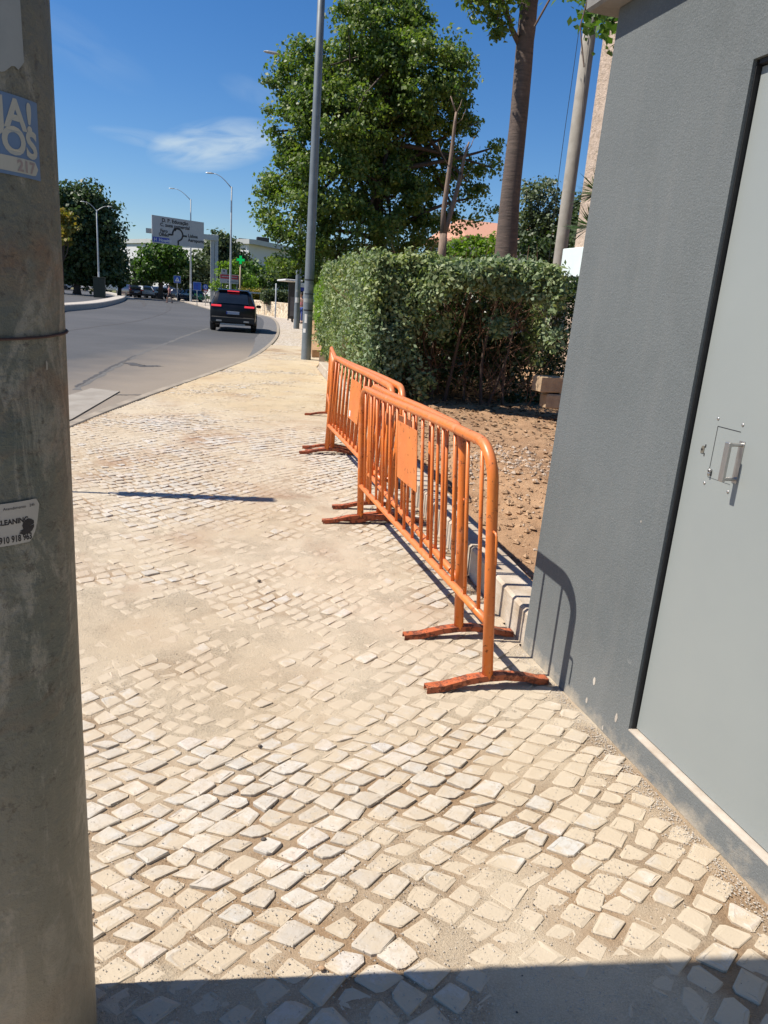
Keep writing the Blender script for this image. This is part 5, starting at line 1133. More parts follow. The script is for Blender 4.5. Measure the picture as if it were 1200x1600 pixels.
# ================================================================== FAR TREES
def ftree(name, label, px, Y, blobs_, m, leaf, clumps, per, crad, seed, trunk_r=0.25, cat='tree', group=None, bark='bark2', shell=0.5, base_z=0.0, limbs=10):
    bls = [blob(x, y, Y, a, b, d) for x, y, a, b, d in blobs_]; bx = AY(px, 450, Y)[0]; top = max(b[2] for b in bls)
    return tree(name, label, (bx, Y, base_z), bls, [(bx, Y, base_z), (bx+0.1, Y, base_z+top*0.3), (bx, Y, base_z+top*0.65), (bx, Y, top)], MAT[m], MAT[bark], leaf, clumps, per, crad, seed, cat, group, limbs, shell, trunk_r=trunk_r)
ftree('poplar', 'tall dark-green tree rising behind the steel pole at the far left', 120, 92, [(130, 325, 30, 34, 0), (105, 345, 34, 45, 0), (155, 355, 26, 34, 0), (70, 340, 40, 45, 0), (120, 390, 50, 38, 1), (165, 400, 24, 34, 0), (80, 400, 40, 35, 0), (135, 420, 50, 22, 1), (172, 340, 12, 16, 0)], 'L_poplar', 0.40, 0.95, 52, 1.35, 71, trunk_r=0.4, limbs=22)
ftree('yellow_tree', 'small yellowing tree in front of the tall dark tree, beside the steel pole', 96, 86, [(98, 345, 14, 18, 0), (110, 350, 11, 12, 0), (96, 370, 14, 14, 0)], 'L_yellow', 0.38, 2.2, 34, 0.7, 72, limbs=6)
ftree('dark_tree', 'dark narrow tree right of the tall one, below the white hall', 186, 96, [(184, 420, 11, 22, 0), (190, 398, 7, 14, 0), (178, 400, 9, 14, 0), (188, 438, 12, 10, 0)], 'L_dark', 0.4, 2.0, 34, 0.9, 73, limbs=6, group='dark trees on the verge')
ftree('dark_tree', 'dark pointed tree between the white hall and the round green tree', 211, 104, [(211, 428, 10, 18, 0), (209, 408, 5, 12, 0)], 'L_dark', 0.4, 2.2, 34, 0.8, 74, limbs=5, group='dark trees on the verge')
ftree('dark_tree', 'dark low tree directly behind the round blue sign', 226, 125, [(228, 436, 22, 14, 0), (203, 440, 12, 9, 0)], 'L_dark', 0.45, 1.3, 30, 1.0, 79, limbs=5, group='dark trees on the verge')
ftree('round_tree', 'round bright-green tree under the large direction sign', 250, 99, [(245, 405, 26, 22, 0), (267, 402, 20, 20, 0), (232, 420, 16, 16, 0), (280, 410, 14, 14, 0), (252, 425, 24, 12, 0)], 'L_round', 0.42, 1.35, 42, 1.05, 75, trunk_r=0.35, limbs=14)
ftree('spreading_tree', 'low spreading green tree behind the nearest blue square signs', 290, 104, [(283, 428, 22, 18, 0), (300, 430, 18, 18, 0), (312, 412, 14, 18, 0), (270, 436, 16, 12, 0), (305, 446, 26, 8, 0)], 'L_far', 0.42, 1.35, 40, 1.0, 76, limbs=12)
ftree('poplar', 'grey-green tree behind the pharmacy cross and tall lamp', 345, 112, [(345, 390, 20, 24, 0), (330, 405, 18, 24, 0), (360, 402, 20, 24, 0), (375, 412, 16, 22, 0), (320, 430, 22, 18, 0), (385, 430, 18, 16, 0), (345, 430, 30, 18, 0)], 'L_far', 0.45, 1.1, 42, 1.1, 77, limbs=16)
ftree('lime_tree', 'bright green shrubby tree behind the red and white billboard', 362, 82, [(350, 428, 12, 16, 0), (368, 425, 14, 15, 0), (385, 436, 14, 12, 0), (355, 446, 24, 10, 0), (392, 445, 16, 8, 0)], 'L_lime', 0.28, 3.0, 34, 0.65, 78, trunk_r=0.15, limbs=8)
ftree('round_tree', 'dark rounded tree right of the pharmacy cross', 400, 86, [(395, 428, 18, 18, 0), (412, 432, 20, 18, 0), (405, 446, 24, 10, 0)], 'L_round', 0.32, 2.4, 36, 0.75, 81, trunk_r=0.2, limbs=8)
ftree('poplar', 'dark tree mass behind the bus stop and lamp posts', 455, 66, [(440, 425, 26, 24, 0), (470, 420, 26, 30, 0), (500, 415, 26, 30, 0), (455, 446, 30, 10, 0), (485, 445, 26, 12, 0)], 'L_dark', 0.26, 3.0, 38, 0.65, 82, trunk_r=0.2, limbs=12)
# distant line of trees closing the horizon
rs = np.random.RandomState(90); C = []
for i in range(260):
    x = -110+rs.rand()*210; y = 235+rs.rand()*30; h = 3.5+rs.rand()*3.5; C.append((x, y, h*0.6, 3.5, 3, h*0.55))
C_, N_2 = ellipsoid_clumps(rs, C, 0.10, 0.5)
P = (C_[:, None]+rs.normal(size=(len(C_), 22, 3))*0.9).reshape(-1, 3)
tag(quads('far_woods', leaf_quads(P, 1.1, np.tile([[0, -0.3, 1.0]], (len(P), 1)), 0.3, 0.8, 0.1, 5), MAT['L_far']), 'line of distant trees along the horizon', 'woods', None, 'stuff')
# planting behind the stone wall
wallp = [(10.2, 47), (8.9, 52), (7.7, 57), (6.9, 61.5), (5.6, 64.5), (4.0, 66.5)]
sw = obj('stone_wall', sweep(smooth_path(wallp[::-1], 5), [(0, -0.1), (0, 1.0), (0.02, 1.03), (0.38, 1.03), (0.4, 1.0), (0.4, -0.1)]), MAT['rubblewall']); tag(sw, 'low cream rubble stone wall along the bend beyond the black car', 'wall')
obj('upper_bank', MB().prism([(p[0]+0.5, p[1]+0.4) for p in wallp]+[(6, 80), (30, 80), (30, 47)], -0.1, 0.92), MAT['grass'])['kind'] = 'structure'
for (px0, px1, Y, z0, z1, m, lb, nm) in ((378, 432, 66, 1.0, 1.75, 'L_yellow', 'reddish-brown low hedge behind the guard rail', 'brown_hedge'), (412, 455, 58, 1.0, 1.75, 'L_far', 'grey-green low shrubs on top of the stone wall', 'low_shrubs')):
    x0 = AY(px0, 460, Y)[0]; x1 = AY(px1, 460, Y)[0]; n = 900; C = np.stack([x0+(x1-x0)*rs.rand(n), Y+rs.rand(n)*1.2, z0+(z1-z0)*rs.rand(n)**0.8], -1)
    t = thing(nm, lb, 'hedge', (x0, Y, 1.0)); P = (C[:, None]+rs.normal(size=(n, 10, 3))*0.10).reshape(-1, 3)-np.array([x0, Y, 1.0])
    quads('foliage', leaf_quads(P, 0.13, np.tile([[-0.3, -0.2, 1.0]], (len(P), 1)), 0.4, 0.7, 0.1, 6), MAT[m], t)
    obj('stems', MB().box((0.1, 0.3, -0.2), (x1-x0-0.1, 0.9, 0.2)), MAT['stem'], t)
gr = thing('guard_rail', 'dark metal rail on posts above the stone wall', 'railing', (AY(376, 462, 63)[0], 64.5, 0.9))
xe = AY(455, 462, 60)[0]-gr.location.x
obj('rail', MB().box((0, 0, 0.62), (xe, 0.05, 0.74), rz=R_(-9), c=(0, 0)), MAT['lightpost'], gr)
for i in range(5): xx = xe*(i+0.3)/5; obj('post', MB().box((xx*math.cos(R_(9)), 0.06-xx*math.sin(R_(9)), -0.1), (xx*math.cos(R_(9))+0.07, 0.12-xx*math.sin(R_(9)), 0.7)), MAT['plastic'], gr)

# ================================================================== LAMPS, SIGNS
def lamp_post(name, label, base, h, r0, r1, arms, mat='lamp', group='street lamps', bands=(), head=0.55):
    t = thing(name, label, 'street lamp', base, 0, group)
    obj('post', MB().lathe([(r0*1.02, -0.05), (r0*1.02, 0.0), (r0, 0.02), ((r0+r1)/2, h*0.5), (r1, h), (r1*0.5, h+0.02)], 24), MAT[mat], t, True)
    for (ang, L, rise) in arms:
        c, s = math.cos(ang), math.sin(ang)
        pts = [(c*L*q, s*L*q, h-0.1+rise*math.sin(q*math.pi/2)) for q in (0, 0.15, 0.35, 0.6, 0.85, 1.0)]
        ar = obj('arm', MB().tube(pts, [r1*0.8, r1*0.7, r1*0.6, r1*0.5, r1*0.45, r1*0.4], 8), MAT[mat], t, True)
        e = Vector(pts[-1]); m = MB().loft([[(x, wd*y_, zz*z_) for y_, z_ in ((-1, 0), (-0.7, 1), (0.7, 1), (1, 0), (0.7, -0.6), (-0.7, -0.6))] for x, wd, zz in ((0, 0.05, 0.03), (head*0.3, 0.12, 0.06), (head*0.8, 0.13, 0.05), (head, 0.06, 0.02))])
        m.v = [(e.x+x*c-y*s, e.y+x*s+y*c, e.z+z) for x, y, z in m.v]; obj('lamp_head', m, MAT['lightpost'], ar)
    for (z, hh, th, wd, mt) in bands:
        rr = r0+(r1-r0)*z/h+0.003; n = 10; vs = []
        for k in range(n+1):
            a = th-wd/2+wd*k/n; vs += [(rr*math.cos(a), rr*math.sin(a), z), (rr*math.cos(a), rr*math.sin(a), z+hh)]
        obj('sticker', MB().add(vs, [(2*k, 2*k+2, 2*k+3, 2*k+1) for k in range(n)]), MAT[mt], t)
    return t
q = math.pi*1.5
lamp_post('street_lamp', 'tall grey lamp post covered in stickers beside the hedge', G(478, 562), 11.0, 0.128, 0.07, [(math.pi, 1.6, 0.5)], 'lamp',
          bands=[(1.42, 0.10, q, 2.6, 'stickgrey'), (1.62, 0.02, q, 2.6, 'plastic'), (1.22, 0.03, q, 2.6, 'plastic'), (0.92, 0.22, q-0.55, 0.55, 'white'), (1.72, 0.14, q+0.3, 0.8, 'stickgrey'), (0.68, 0.10, q-0.75, 0.6, 'white'), (1.08, 0.05, q+0.1, 1.6, 'stickgrey'), (1.95, 0.03, q, 2.6, 'plastic')])
lamp_post('street_lamp', 'second lamp post along the pavement, its head poking out of the large tree', G(463, 513), 12.0, 0.15, 0.07, [(math.pi+0.1, 1.1, 0.12)], 'lamp', bands=[(1.25, 0.25, q-0.3, 1.2, 'white'), (1.75, 0.12, q-0.3, 1.2, 'stickgrey')], head=0.9)
lamp_post('street_lamp', 'slender curved-arm lamp right of the direction sign', (*AY(359.5, 470, 60)[:2], 0), 9.0, 0.09, 0.05, [(math.pi-0.15, 1.3, 0.9)], 'lightpost', head=0.6)
lamp_post('street_lamp', 'slender curved-arm lamp rising behind the direction sign', (*AY(298, 466, 96)[:2], 0), 11.6, 0.13, 0.06, [(math.pi-0.15, 1.8, 1.1)], 'lightpost', bands=[(1.6, 0.5, q, 2.5, 'white')], head=0.7)
lamp_post('street_lamp', 'double-arm lamp in front of the tall dark trees at left', (*AY(155, 452, 84)[:2], 0), 8.4, 0.10, 0.06, [(math.pi, 1.0, 0.75), (0.0, 1.0, 0.55)], 'lightpost', bands=[(1.9, 0.6, q, 2.5, 'white')], head=0.5)
lamp_post('street_lamp', 'distant small lamp between the tall lamp and the large tree', (*AY(384, 455, 130)[:2], 0), 8.7, 0.10, 0.06, [(math.pi, 1.0, 0.8)], 'lightpost', head=0.6)
# short bare post on the pavement
bp = G(430, 496); t = thing('pavement_post', 'slim bare grey post standing on the pavement before the stone wall', 'post', bp)
obj('shaft', MB().lathe([(0.05, -0.05), (0.05, 0.02), (0.048, 2.3), (0.02, 2.32)], 14), MAT['lightpost'], t, True)
# gantry with the direction sign
Yg = 86
gb_ = AY(334.5, 470, Yg); gx = gb_[0]; zc = AY(333, 372, Yg)[2]
gt = thing('sign_gantry', 'large white direction sign on a cantilever gantry over the road', 'road sign', (gx, Yg, 0))
obj('column', MB().box((-0.42, -0.22, -0.1), (-0.02, 0.22, zc+0.35), bev=0.03).box((0.03, -0.22, -0.1), (0.38, 0.22, zc+0.35), bev=0.03), MAT['lightpost'], gt)
xl = AY(228, 358, Yg-4)[0]-gx; zl_ = AY(228, 360, Yg-4)[2]
obj('beam', MB().loft([[(0.4, y, z+zc) for y, z in ((-0.2, -0.25), (0.2, -0.25), (0.2, 0.3), (-0.2, 0.3))], [(xl, -4+y, z+zl_) for y, z in ((-0.2, -0.22), (0.2, -0.22), (0.2, 0.22), (-0.2, 0.22))]]), MAT['lightpost'], gt)
A = Vector(AY(238, 336, Yg-3.9)); B = Vector(AY(319, 348, Yg-0.9)); D = Vector(AY(238, 379, Yg-3.9)); 
O = Vector((D.x-gx, D.y-Yg-0.3, D.z)); ex = Vector((B.x-A.x, B.y-A.y, 0)); Ws = ex.length; ex.normalize(); ey = Vector((0, 0, 1)); Hs = A.z-D.z
pn = obj('sign_panel', MB().plate(O, ex, ey, [(0, 0), (Ws, 0), (Ws, Hs), (0, Hs)], 0.08), MAT['signwhite'], gt)
nrm_ = ex.cross(ey)
def on_sign(vs, lift=0.012): return [tuple(O+ex*x+ey*y+nrm_*lift) for x, y in vs]
def stext(s, u, v, size, mat='ink', align='LEFT', bold=0.012):
    vs, fs = text_mesh(s, size, bold, align); obj('lettering', MB().add(on_sign([(u*Ws+p[0], v*Hs+p[1]) for p in vs], 0.02), fs), MAT[mat], pn)
stext('D. P. Educação', 0.18, 0.80, 0.50); stext('C. zona comercial', 0.15, 0.64, 0.46)
stext('Faro', 0.15, 0.42, 0.45); stext('Olhão', 0.12, 0.28, 0.45); stext('Lisboa', 0.68, 0.36, 0.45); stext('Aeroporto', 0.68, 0.2, 0.45)
bx = obj('blue_box', MB().plate(O+ex*(0.01*Ws)+ey*(0.04*Hs)+nrm_*0.012, ex, ey, [(0, 0), (Ws*0.31, 0), (Ws*0.31, Hs*0.18), (0, Hs*0.18)], 0.01), MAT['signnavy'], pn)
vs, fs = text_mesh('H  Hospital', 0.42, 0.01, 'LEFT'); obj('lettering', MB().add(on_sign([(0.03*Ws+p[0], 0.075*Hs+p[1]) for p in vs], 0.025), fs), MAT['carsilver'], bx)
rt = MB()
def stroke(L, w_=0.13):
    P = [Vector(p) for p in L]; l = []; r = []
    for i, p in enumerate(P):
        t = (P[min(i+1, len(P)-1)]-P[max(i-1, 0)]).normalized(); n_ = Vector((-t.y, t.x)); l.append(p+n_*w_/2); r.append(p-n_*w_/2)
    n = len(P); rt.add(on_sign([tuple(q) for q in l+r], 0.018), [(i, n+i, n+i+1, i+1) for i in range(n-1)])
u_ = lambda u, v: (u*Ws, v*Hs)
rc = Vector(u_(0.48, 0.40)); rr_ = 0.58
stroke([(rc.x+rr_*math.cos(a), rc.y+rr_*math.sin(a)) for a in np.linspace(R_(190), R_(-80), 22)], 0.17)
stroke([u_(0.49, 0.0), u_(0.49, 0.1), u_(0.49, 0.19)], 0.18); stroke([u_(0.30, 0.37), u_(0.38, 0.37)], 0.17); stroke([u_(0.58, 0.38), u_(0.66, 0.38)], 0.17); stroke([u_(0.41, 0.62), u_(0.445, 0.54)], 0.2)
obj('roundabout_diagram', rt, MAT['ink'], pn)
# road signs
def post_sign(label, px, py_base, Y, h, face, mat, size, extra=None):
    x = AY(px, 455, Y)[0]; t = thing('road_sign', label, 'road sign', (x, Y, 0)); obj('post', MB().tube([(0, 0, -0.1), (0, 0, h)], 0.035, 10), MAT['lightpost'], t, True)
    if face == 'square': poly = [(-size/2, -size/2), (size/2, -size/2), (size/2, size/2), (-size/2, size/2)]
    else: poly = [(size/2*math.cos(a), size/2*math.sin(a)) for a in np.linspace(0, 2*math.pi, 25)[:-1]]
    f = obj('sign_face', MB().plate((0, -0.05, h-size/2), (1, 0, 0), (0, 0, 1), poly, 0.02), MAT[mat], t)
    if face == 'square': obj('sign_edge', MB().plate((0, -0.045, h-size/2), (1, 0, 0), (0, 0, 1), [(a*1.06, b*1.06) for a, b in poly], 0.006), MAT['white'], f)
    z = h-size/2
    if extra == 'walk':
        obj('symbol', MB().plate((0, -0.056, z), (1, 0, 0), (0, 0, 1), [(-size*.36, -size*.3), (size*.36, -size*.3), (0, size*.36)], 0.004), MAT['white'], f)
        obj('figure', MB().plate((0, -0.062, z), (1, 0, 0), (0, 0, 1), [(-size*.12, -size*.24), (-size*.02, -size*.06), (size*.1, -size*.24), (size*.04, size*.04), (0, size*.14), (-size*.05, size*.02)], 0.004), MAT['ink'], f)
    if extra == 'lines': obj('symbol', MB().plate((0, -0.056, z), (1, 0, 0), (0, 0, 1), [(-size*.06, -size*.4), (size*.06, -size*.4), (size*.06, size*.05), (size*.2, size*.05), (0, size*.32), (-size*.2, size*.05), (-size*.06, size*.05)], 0.004), MAT['signnavy'], f)
    if extra in ('yield', 'yield2'):
        m = MB()
        for k in range(3):
            a0_ = k*2*math.pi/3; m.plate((0, -0.056, z), (1, 0, 0), (0, 0, 1), [(size*.3*math.cos(a0_+a), size*.3*math.sin(a0_+a)) for a in (0, .4, .8, 1.2, 1.6)]+[(size*.2*math.cos(a0_+a), size*.2*math.sin(a0_+a)) for a in (1.6, 1.2, .8, .4, 0)], 0.004)
        obj('symbol', m, MAT['white'], f)
        s2 = size*0.98; tri = [(0, -s2*.8), (s2*.5, 0.05), (-s2*.5, 0.05)]
        y_ = obj('yield_sign', MB().plate((0, -0.05, z-size*0.62), (1, 0, 0), (0, 0, 1), tri, 0.02), MAT['signred'], t)
        obj('yield_centre', MB().plate((0, -0.056, z-size*0.62), (1, 0, 0), (0, 0, 1), [(0, -s2*.58), (s2*.34, -0.03), (-s2*.34, -0.03)], 0.004), MAT['white'], y_)
    return t
post_sign('blue square pedestrian crossing sign beyond the walking person', 277, 466, 88, 2.75, 'square', 'signblue', 0.72, 'walk')
post_sign('wide blue sign on a post beside the green bicycles', 308, 470, 76, 2.15, 'square', 'signblue', 0.72, 'lines')
post_sign('round blue roundabout sign above a yield sign, by the green bicycles', 321, 470, 78, 2.05, 'round', 'signblue', 0.52, 'yield')
post_sign('round blue roundabout sign above a yield sign, over the parked cars', 219.5, 462, 108, 3.2, 'round', 'signblue', 0.78, 'yield2')
# pharmacy cross
px_ = AY(375, 450, 74); t = thing('pharmacy_cross', 'green lit pharmacy cross on a post above the shrubs', 'sign', (px_[0], 74, 0)); z = AY(375, 406, 74)[2]
obj('post', MB().tube([(0, 0, -0.1), (0, 0, z)], 0.07, 12), MAT['orangewall'], t, True)
K_ = 0.62
cr_ = [(-.22, -.7), (.22, -.7), (.22, -.22), (.7, -.22), (.7, .22), (.22, .22), (.22, .7), (-.22, .7), (-.22, .22), (-.7, .22), (-.7, -.22), (-.22, -.22)]
cr_ = [(a*K_, b*K_) for a, b in cr_]
cs = obj('case', MB().plate((0, -0.1, z), (1, 0, 0), (0, 0, 1), cr_, 0.2), MAT['crossdark'], t)
obj('lit_cross', MB().plate((0, -0.108, z), (1, 0, 0), (0, 0, 1), [(a*0.84, b*0.84) for a, b in cr_], 0.006), MAT['cross'], cs)
# billboard
bx_ = AY(358, 450, 70); t = thing('billboard', 'small red and white billboard in front of the bright green shrubs', 'billboard', (bx_[0], 70, 0)); z0 = AY(358, 443, 70)[2]; z1 = AY(358, 429, 70)[2]; hw = 0.82
pnl = obj('panel', MB().box((-hw, -0.05, z0), (hw, 0.0, z1), bev=0.01), MAT['signwhite'], t)
obj('red_band', MB().box((-hw+0.03, -0.056, z0+(z1-z0)*0.5), (hw-0.03, -0.052, z1-0.03)), MAT['signred'], pnl); obj('grey_stripe', MB().box((-0.2, -0.056, z0+0.12), (hw-0.05, -0.052, z0+0.2)), MAT['lamp'], pnl)
obj('white_stripe', MB().box((-hw+0.15, -0.060, z0+(z1-z0)*0.70), (hw-0.15, -0.057, z0+(z1-z0)*0.78)), MAT['signwhite'], pnl)
for s in (-1, 1): obj('post', MB().box((s*0.7-0.04, 0.01, -0.1), (s*0.7+0.04, 0.07, z1-0.1)), MAT['lamp'], t)
bs_ = obj('top_sign', MB().box((-hw+0.12, -0.05, z1+0.02), (-hw+0.62, 0.0, z1+0.42)), MAT['signwhite'], t); obj('emblem', MB().box((-hw+0.28, -0.056, z1+0.2), (-hw+0.42, -0.052, z1+0.33)), MAT['ink'], bs_)
# bus stop
sb = G(456, 503); t = thing('bus_shelter', 'dark framed bus shelter with a pale roof at the bend of the pavement', 'bus shelter', (sb[0], sb[1], 0))
obj('side_panel', MB().box((-0.27, -0.05, 0.18), (0.32, 0.05, 2.3), bev=0.01), MAT['shelter'], t)
obj('poster', MB().box((-0.15, -0.058, 0.35), (0.24, -0.052, 1.5)), simple('dim_poster', (0.12, 0.11, 0.105), (0.18, 0.17, 0.16), 2, 0.4), t)
obj('leg', MB().box((-0.02, -0.04, -0.05), (0.08, 0.04, 0.2)), MAT['shelter'], t)
obj('roof', MB().box((-0.55, -0.5, 2.42), (0.5, 3.4, 2.52), bev=0.02), MAT['white'], t)
for yy in (0.0, 1.6, 3.2): obj('post', MB().box((0.2, yy+0.06, -0.05), (0.27, yy+0.13, 2.415)), MAT['shelter'], t)
bsn = AY(472, 470, 40); t = thing('bus_stop_sign', 'blue and white bus stop sign partly behind the nearest lamp post', 'bus stop sign', (bsn[0], 40, 0))
zz = AY(472, 455, 40)[2]; z2_ = AY(472, 449, 40)[2]; z3_ = AY(472, 442, 40)[2]
obj('post', MB().tube([(0.1, 0, -0.1), (0.1, 0, z3_)], 0.03, 8), MAT['lightpost'], t, True)
f_ = obj('blue_panel', MB().box((-0.25, -0.07, zz), (0.3, -0.035, z2_)), MAT['signnavy'], t); obj('white_panel', MB().box((-0.25, -0.07, z2_+0.003), (0.3, -0.035, z3_)), MAT['white'], t)
# square green box near the double lamp
cb = AY(155.5, 453, 78); t = thing('utility_cabinet', 'dark green square cabinet below the double-arm lamp', 'cabinet', (cb[0], 78, 0.05)); zt_ = AY(155, 435, 78)[2]
obj('body', MB().box((-0.52, -0.4, 0), (0.52, 0.4, zt_), bev=0.02), MAT['hedgebox'], t); obj('lid', MB().box((-0.56, -0.44, zt_+0.002), (0.56, 0.44, zt_+0.07), bev=0.01), MAT['hedgebox'], t)
obj('door_seam', MB().box((-0.008, -0.406, 0.1), (0.008, -0.401, zt_-0.08)), MAT['rubber'], t)

# ================================================================== CARS
SUV = [(-2.24, .46, .92, .95, .82, .74), (-2.18, .34, 1.06, 1.10, .90, .80), (-2.02, .30, 1.09, 1.33, .92, .74), (-1.80, .27, 1.09, 1.58, .925, .68), (-1.62, .26, 1.08, 1.635, .925, .675), (-0.9, .25, 1.06, 1.665, .925, .68), (0.1, .25, 1.04, 1.655, .925, .68), (.55, .25, 1.03, 1.56, .92, .66), (1.2, .25, 1.01, 1.08, .92, .78), (1.85, .28, .92, .97, .90, .74), (2.18, .34, .75, .8, .82, .6), (2.26, .42, .6, .64, .74, .5)]
HATCH = [(-2.02, .42, .86, .90, .78, .70), (-1.97, .32, .98, 1.02, .85, .74), (-1.80, .27, 1.0, 1.22, .87, .68), (-1.55, .25, 1.0, 1.40, .875, .62), (-1.3, .24, .98, 1.45, .875, .62), (-0.5, .22, .97, 1.48, .875, .62), (0.2, .22, .95, 1.45, .875, .62), (.55, .22, .94, 1.34, .87, .60), (1.15, .23, .92, .98, .87, .72), (1.7, .26, .82, .88, .84, .66), (1.98, .34, .66, .70, .75, .5)]
VAN = [(-2.5, .42, 1.1, 1.95, .86, .80), (-2.46, .34, 1.15, 2.0, .92, .82), (-2.3, .30, 1.2, 2.05, .95, .84), (-0.5, .28, 1.2, 2.06, .95, .84), (.7, .28, 1.2, 2.04, .95, .83), (1.1, .28, 1.15, 1.9, .95, .78), (1.75, .28, 1.1, 1.18, .93, .8), (2.35, .32, .85, .9, .86, .66), (2.5, .42, .65, .7, .78, .5)]
def car(name, label, loc, heading, sec, paint, kind='car', lit=False, detail=True, plate=True, group=None, lift=1.0, cat='car'):
    t = thing(name, label, cat, loc, heading, group)
    def ringp(y, zb, zbelt, zt, w, wt):
        half = [(w*.90, zb), (w*.985, zb+.10), (w, zb+.30), (w*.995, zbelt-.10), (w*.965, zbelt), (wt+(w*.965-wt)*.12, zbelt+(zt-zbelt)*.86 if zt-zbelt > .15 else zt-.01), (wt*.86, zt-.01*(zt-zbelt > .15)), (wt*.4, zt+.012)]
        return [(x, y, z) for x, z in half]+[(-x, y, z) for x, z in half[::-1]]
    rings = [ringp(*s) for s in sec]
    b = obj('body', MB().loft(rings), MAT[paint], t); smooth_angle(b, 38)
    gl = MB(); idx = [i for i in range(2, len(sec)) if sec[i][3]-sec[i][2] > .3]; i0, i1 = idx[0], idx[-1]
    for s in (-1, 1):          # side glass
        vs = []; 
        for i in range(i0, i1+1):
            y, zb, zbe, zt, w, wt = sec[i]; h = zt-zbe
            vs += [(s*(w*.965+.006-(w*.965-wt)*.10), y, zbe+h*.08), (s*(wt+(w*.965-wt)*.12+.010+(w*.965-wt)*0.06), y, zbe+h*.80)]
        n = i1-i0; gl.add(vs, [(2*k, 2*k+2, 2*k+3, 2*k+1) if s < 0 else (2*k, 2*k+1, 2*k+3, 2*k+2) for k in range(n)])
    obj('side_window', gl, MAT['glass'], t)
    def slope_glass(ia, ib, fwd):
        vs = []; seq = list(range(ia, ib+1)) if ia < ib else list(range(ia, ib-1, -1))
        for k, i in enumerate(seq):
            y, zb, zbe, zt, w, wt = sec[i]; sgn = 1 if fwd else -1
            z = zt+.022; zz = z if k else z+0.04
            vs += [(-wt*.80, y+sgn*.012, z-.006), (-wt*.4, y+sgn*.016, z+.004), (wt*.4, y+sgn*.016, z+.004), (wt*.80, y+sgn*.012, z-.006)]
        f = []
        for k in range(len(seq)-1):
            for c in range(3): a = k*4+c; f.append((a, a+1, a+5, a+4))
        return obj('windscreen' if fwd else 'rear_window', MB().add(vs, f), MAT['glass'], t)
    if sec is VAN: obj('rear_window', MB().box((-.62, -2.512, 1.35), (-.04, -2.497, 1.8)).box((.04, -2.512, 1.35), (.62, -2.497, 1.8)), MAT['glass'], t); slope_glass(6, 5, True)
    elif sec is SUV: slope_glass(1, 4, False); slope_glass(8, 7, True)
    else: slope_glass(1, 4, False); slope_glass(8, 7, True)
    yr = sec[0][0]; yf = sec[-1][0]; W = sec[4][4]; wr = .36 if sec is not HATCH else .31
    for sy in (yr+.82, yf-.85):
        for s in (-1, 1):
            m = MB(); pr_ = [(wr*.6, -.11), (wr*.93, -.11), (wr, -.07), (wr, .07), (wr*.93, .11), (wr*.6, .11)]; m.lathe(pr_, 22)
            m.v = [(s*(W-.095)+z, sy+x, wr+y) for x, y, z in m.v]; w_ = obj('wheel', m, MAT['rubber'], t, True)
            if detail:
                m = MB().lathe([(wr*.2, 0), (wr*.62, .0), (wr*.62, .01)], 14); m.v = [(s*(W+.017)+s*z, sy+x, wr+y) for x, y, z in m.v]; obj('rim', m, MAT['steel'], w_)
    tl = 'tail' if lit else 'redlens'; zl = sec[1][2]
    if sec is SUV:
        for s in (-1, 1): obj('tail_light', MB().box((s*.66-.20, -2.262, .985), (s*.66+.20, -2.16, 1.055), bev=.012), MAT[tl], t)
        obj('brake_light', MB().box((-.24, -1.93, 1.595), (.24, -1.885, 1.63), bev=.006), MAT[tl], t)
        obj('spoiler', MB().loft([[(x, y, z) for y, z in ((-1.62, 1.63), (-1.90, 1.625), (-1.90, 1.65), (-1.62, 1.68))] for x in (-.64, .64)]), MAT[paint], t)
        obj('bumper', MB().box((-.86, -2.30, .36), (.86, -2.2, .60), bev=.03), MAT['plastic'], t)
        obj('skid_plate', MB().box((-.5, -2.27, .27), (.5, -2.16, .34), bev=.01), MAT['lightpost'], t)
        for s in (-1, 1): obj('exhaust', MB().box((s*.55-.11, -2.315, .40), (s*.55+.11, -2.29, .46), bev=.008), MAT['steel'], t)
        obj('wiper', MB().tube([(0, -2.13, 1.16), (.25, -2.06, 1.27)], .008, 5), MAT['plastic'], t)
        for s in (-1, 1): obj('roof_rail', MB().tube([(s*.60, -1.5, 1.665), (s*.60, -1.3, 1.72), (s*.6, .1, 1.72), (s*.6, .35, 1.65)], .016, 8), MAT['plastic'], t)
        obj('antenna', MB().loft([[(x*.02, y, z) for x, z in ((-1, 1.66), (1, 1.66), (.3, zz), (-.3, zz))] for y, zz in ((-1.25, 1.73), (-1.1, 1.67))]), MAT['plastic'], t)
    elif sec is HATCH:
        for s in (-1, 1): obj('tail_light', MB().box((s*.66-.12, -2.02, .78), (s*.66+.13, -1.94, .95), bev=.02), MAT[tl], t)
        obj('bumper', MB().box((-.8, -2.06, .34), (.8, -1.98, .5), bev=.03), MAT['plastic'], t)
    else:
        for s in (-1, 1): obj('tail_light', MB().box((s*.84-.06, -2.53, .85), (s*.84+.06, -2.47, 1.25), bev=.02), MAT[tl], t)
        obj('bumper', MB().box((-.9, -2.58, .34), (.9, -2.49, .55), bev=.03), MAT['plastic'], t)
    if plate:
        zz = .70 if sec is SUV else .6; pl_ = obj('number_plate', MB().box((-.26, yr-.035, zz), (.26, yr-.015, zz+.115), bev=.004), MAT['plate'], t)
        obj('plate_band', MB().box((-.26, yr-.038, zz+.004), (-.215, yr-.0355, zz+.111)), MAT['signnavy'], pl_)
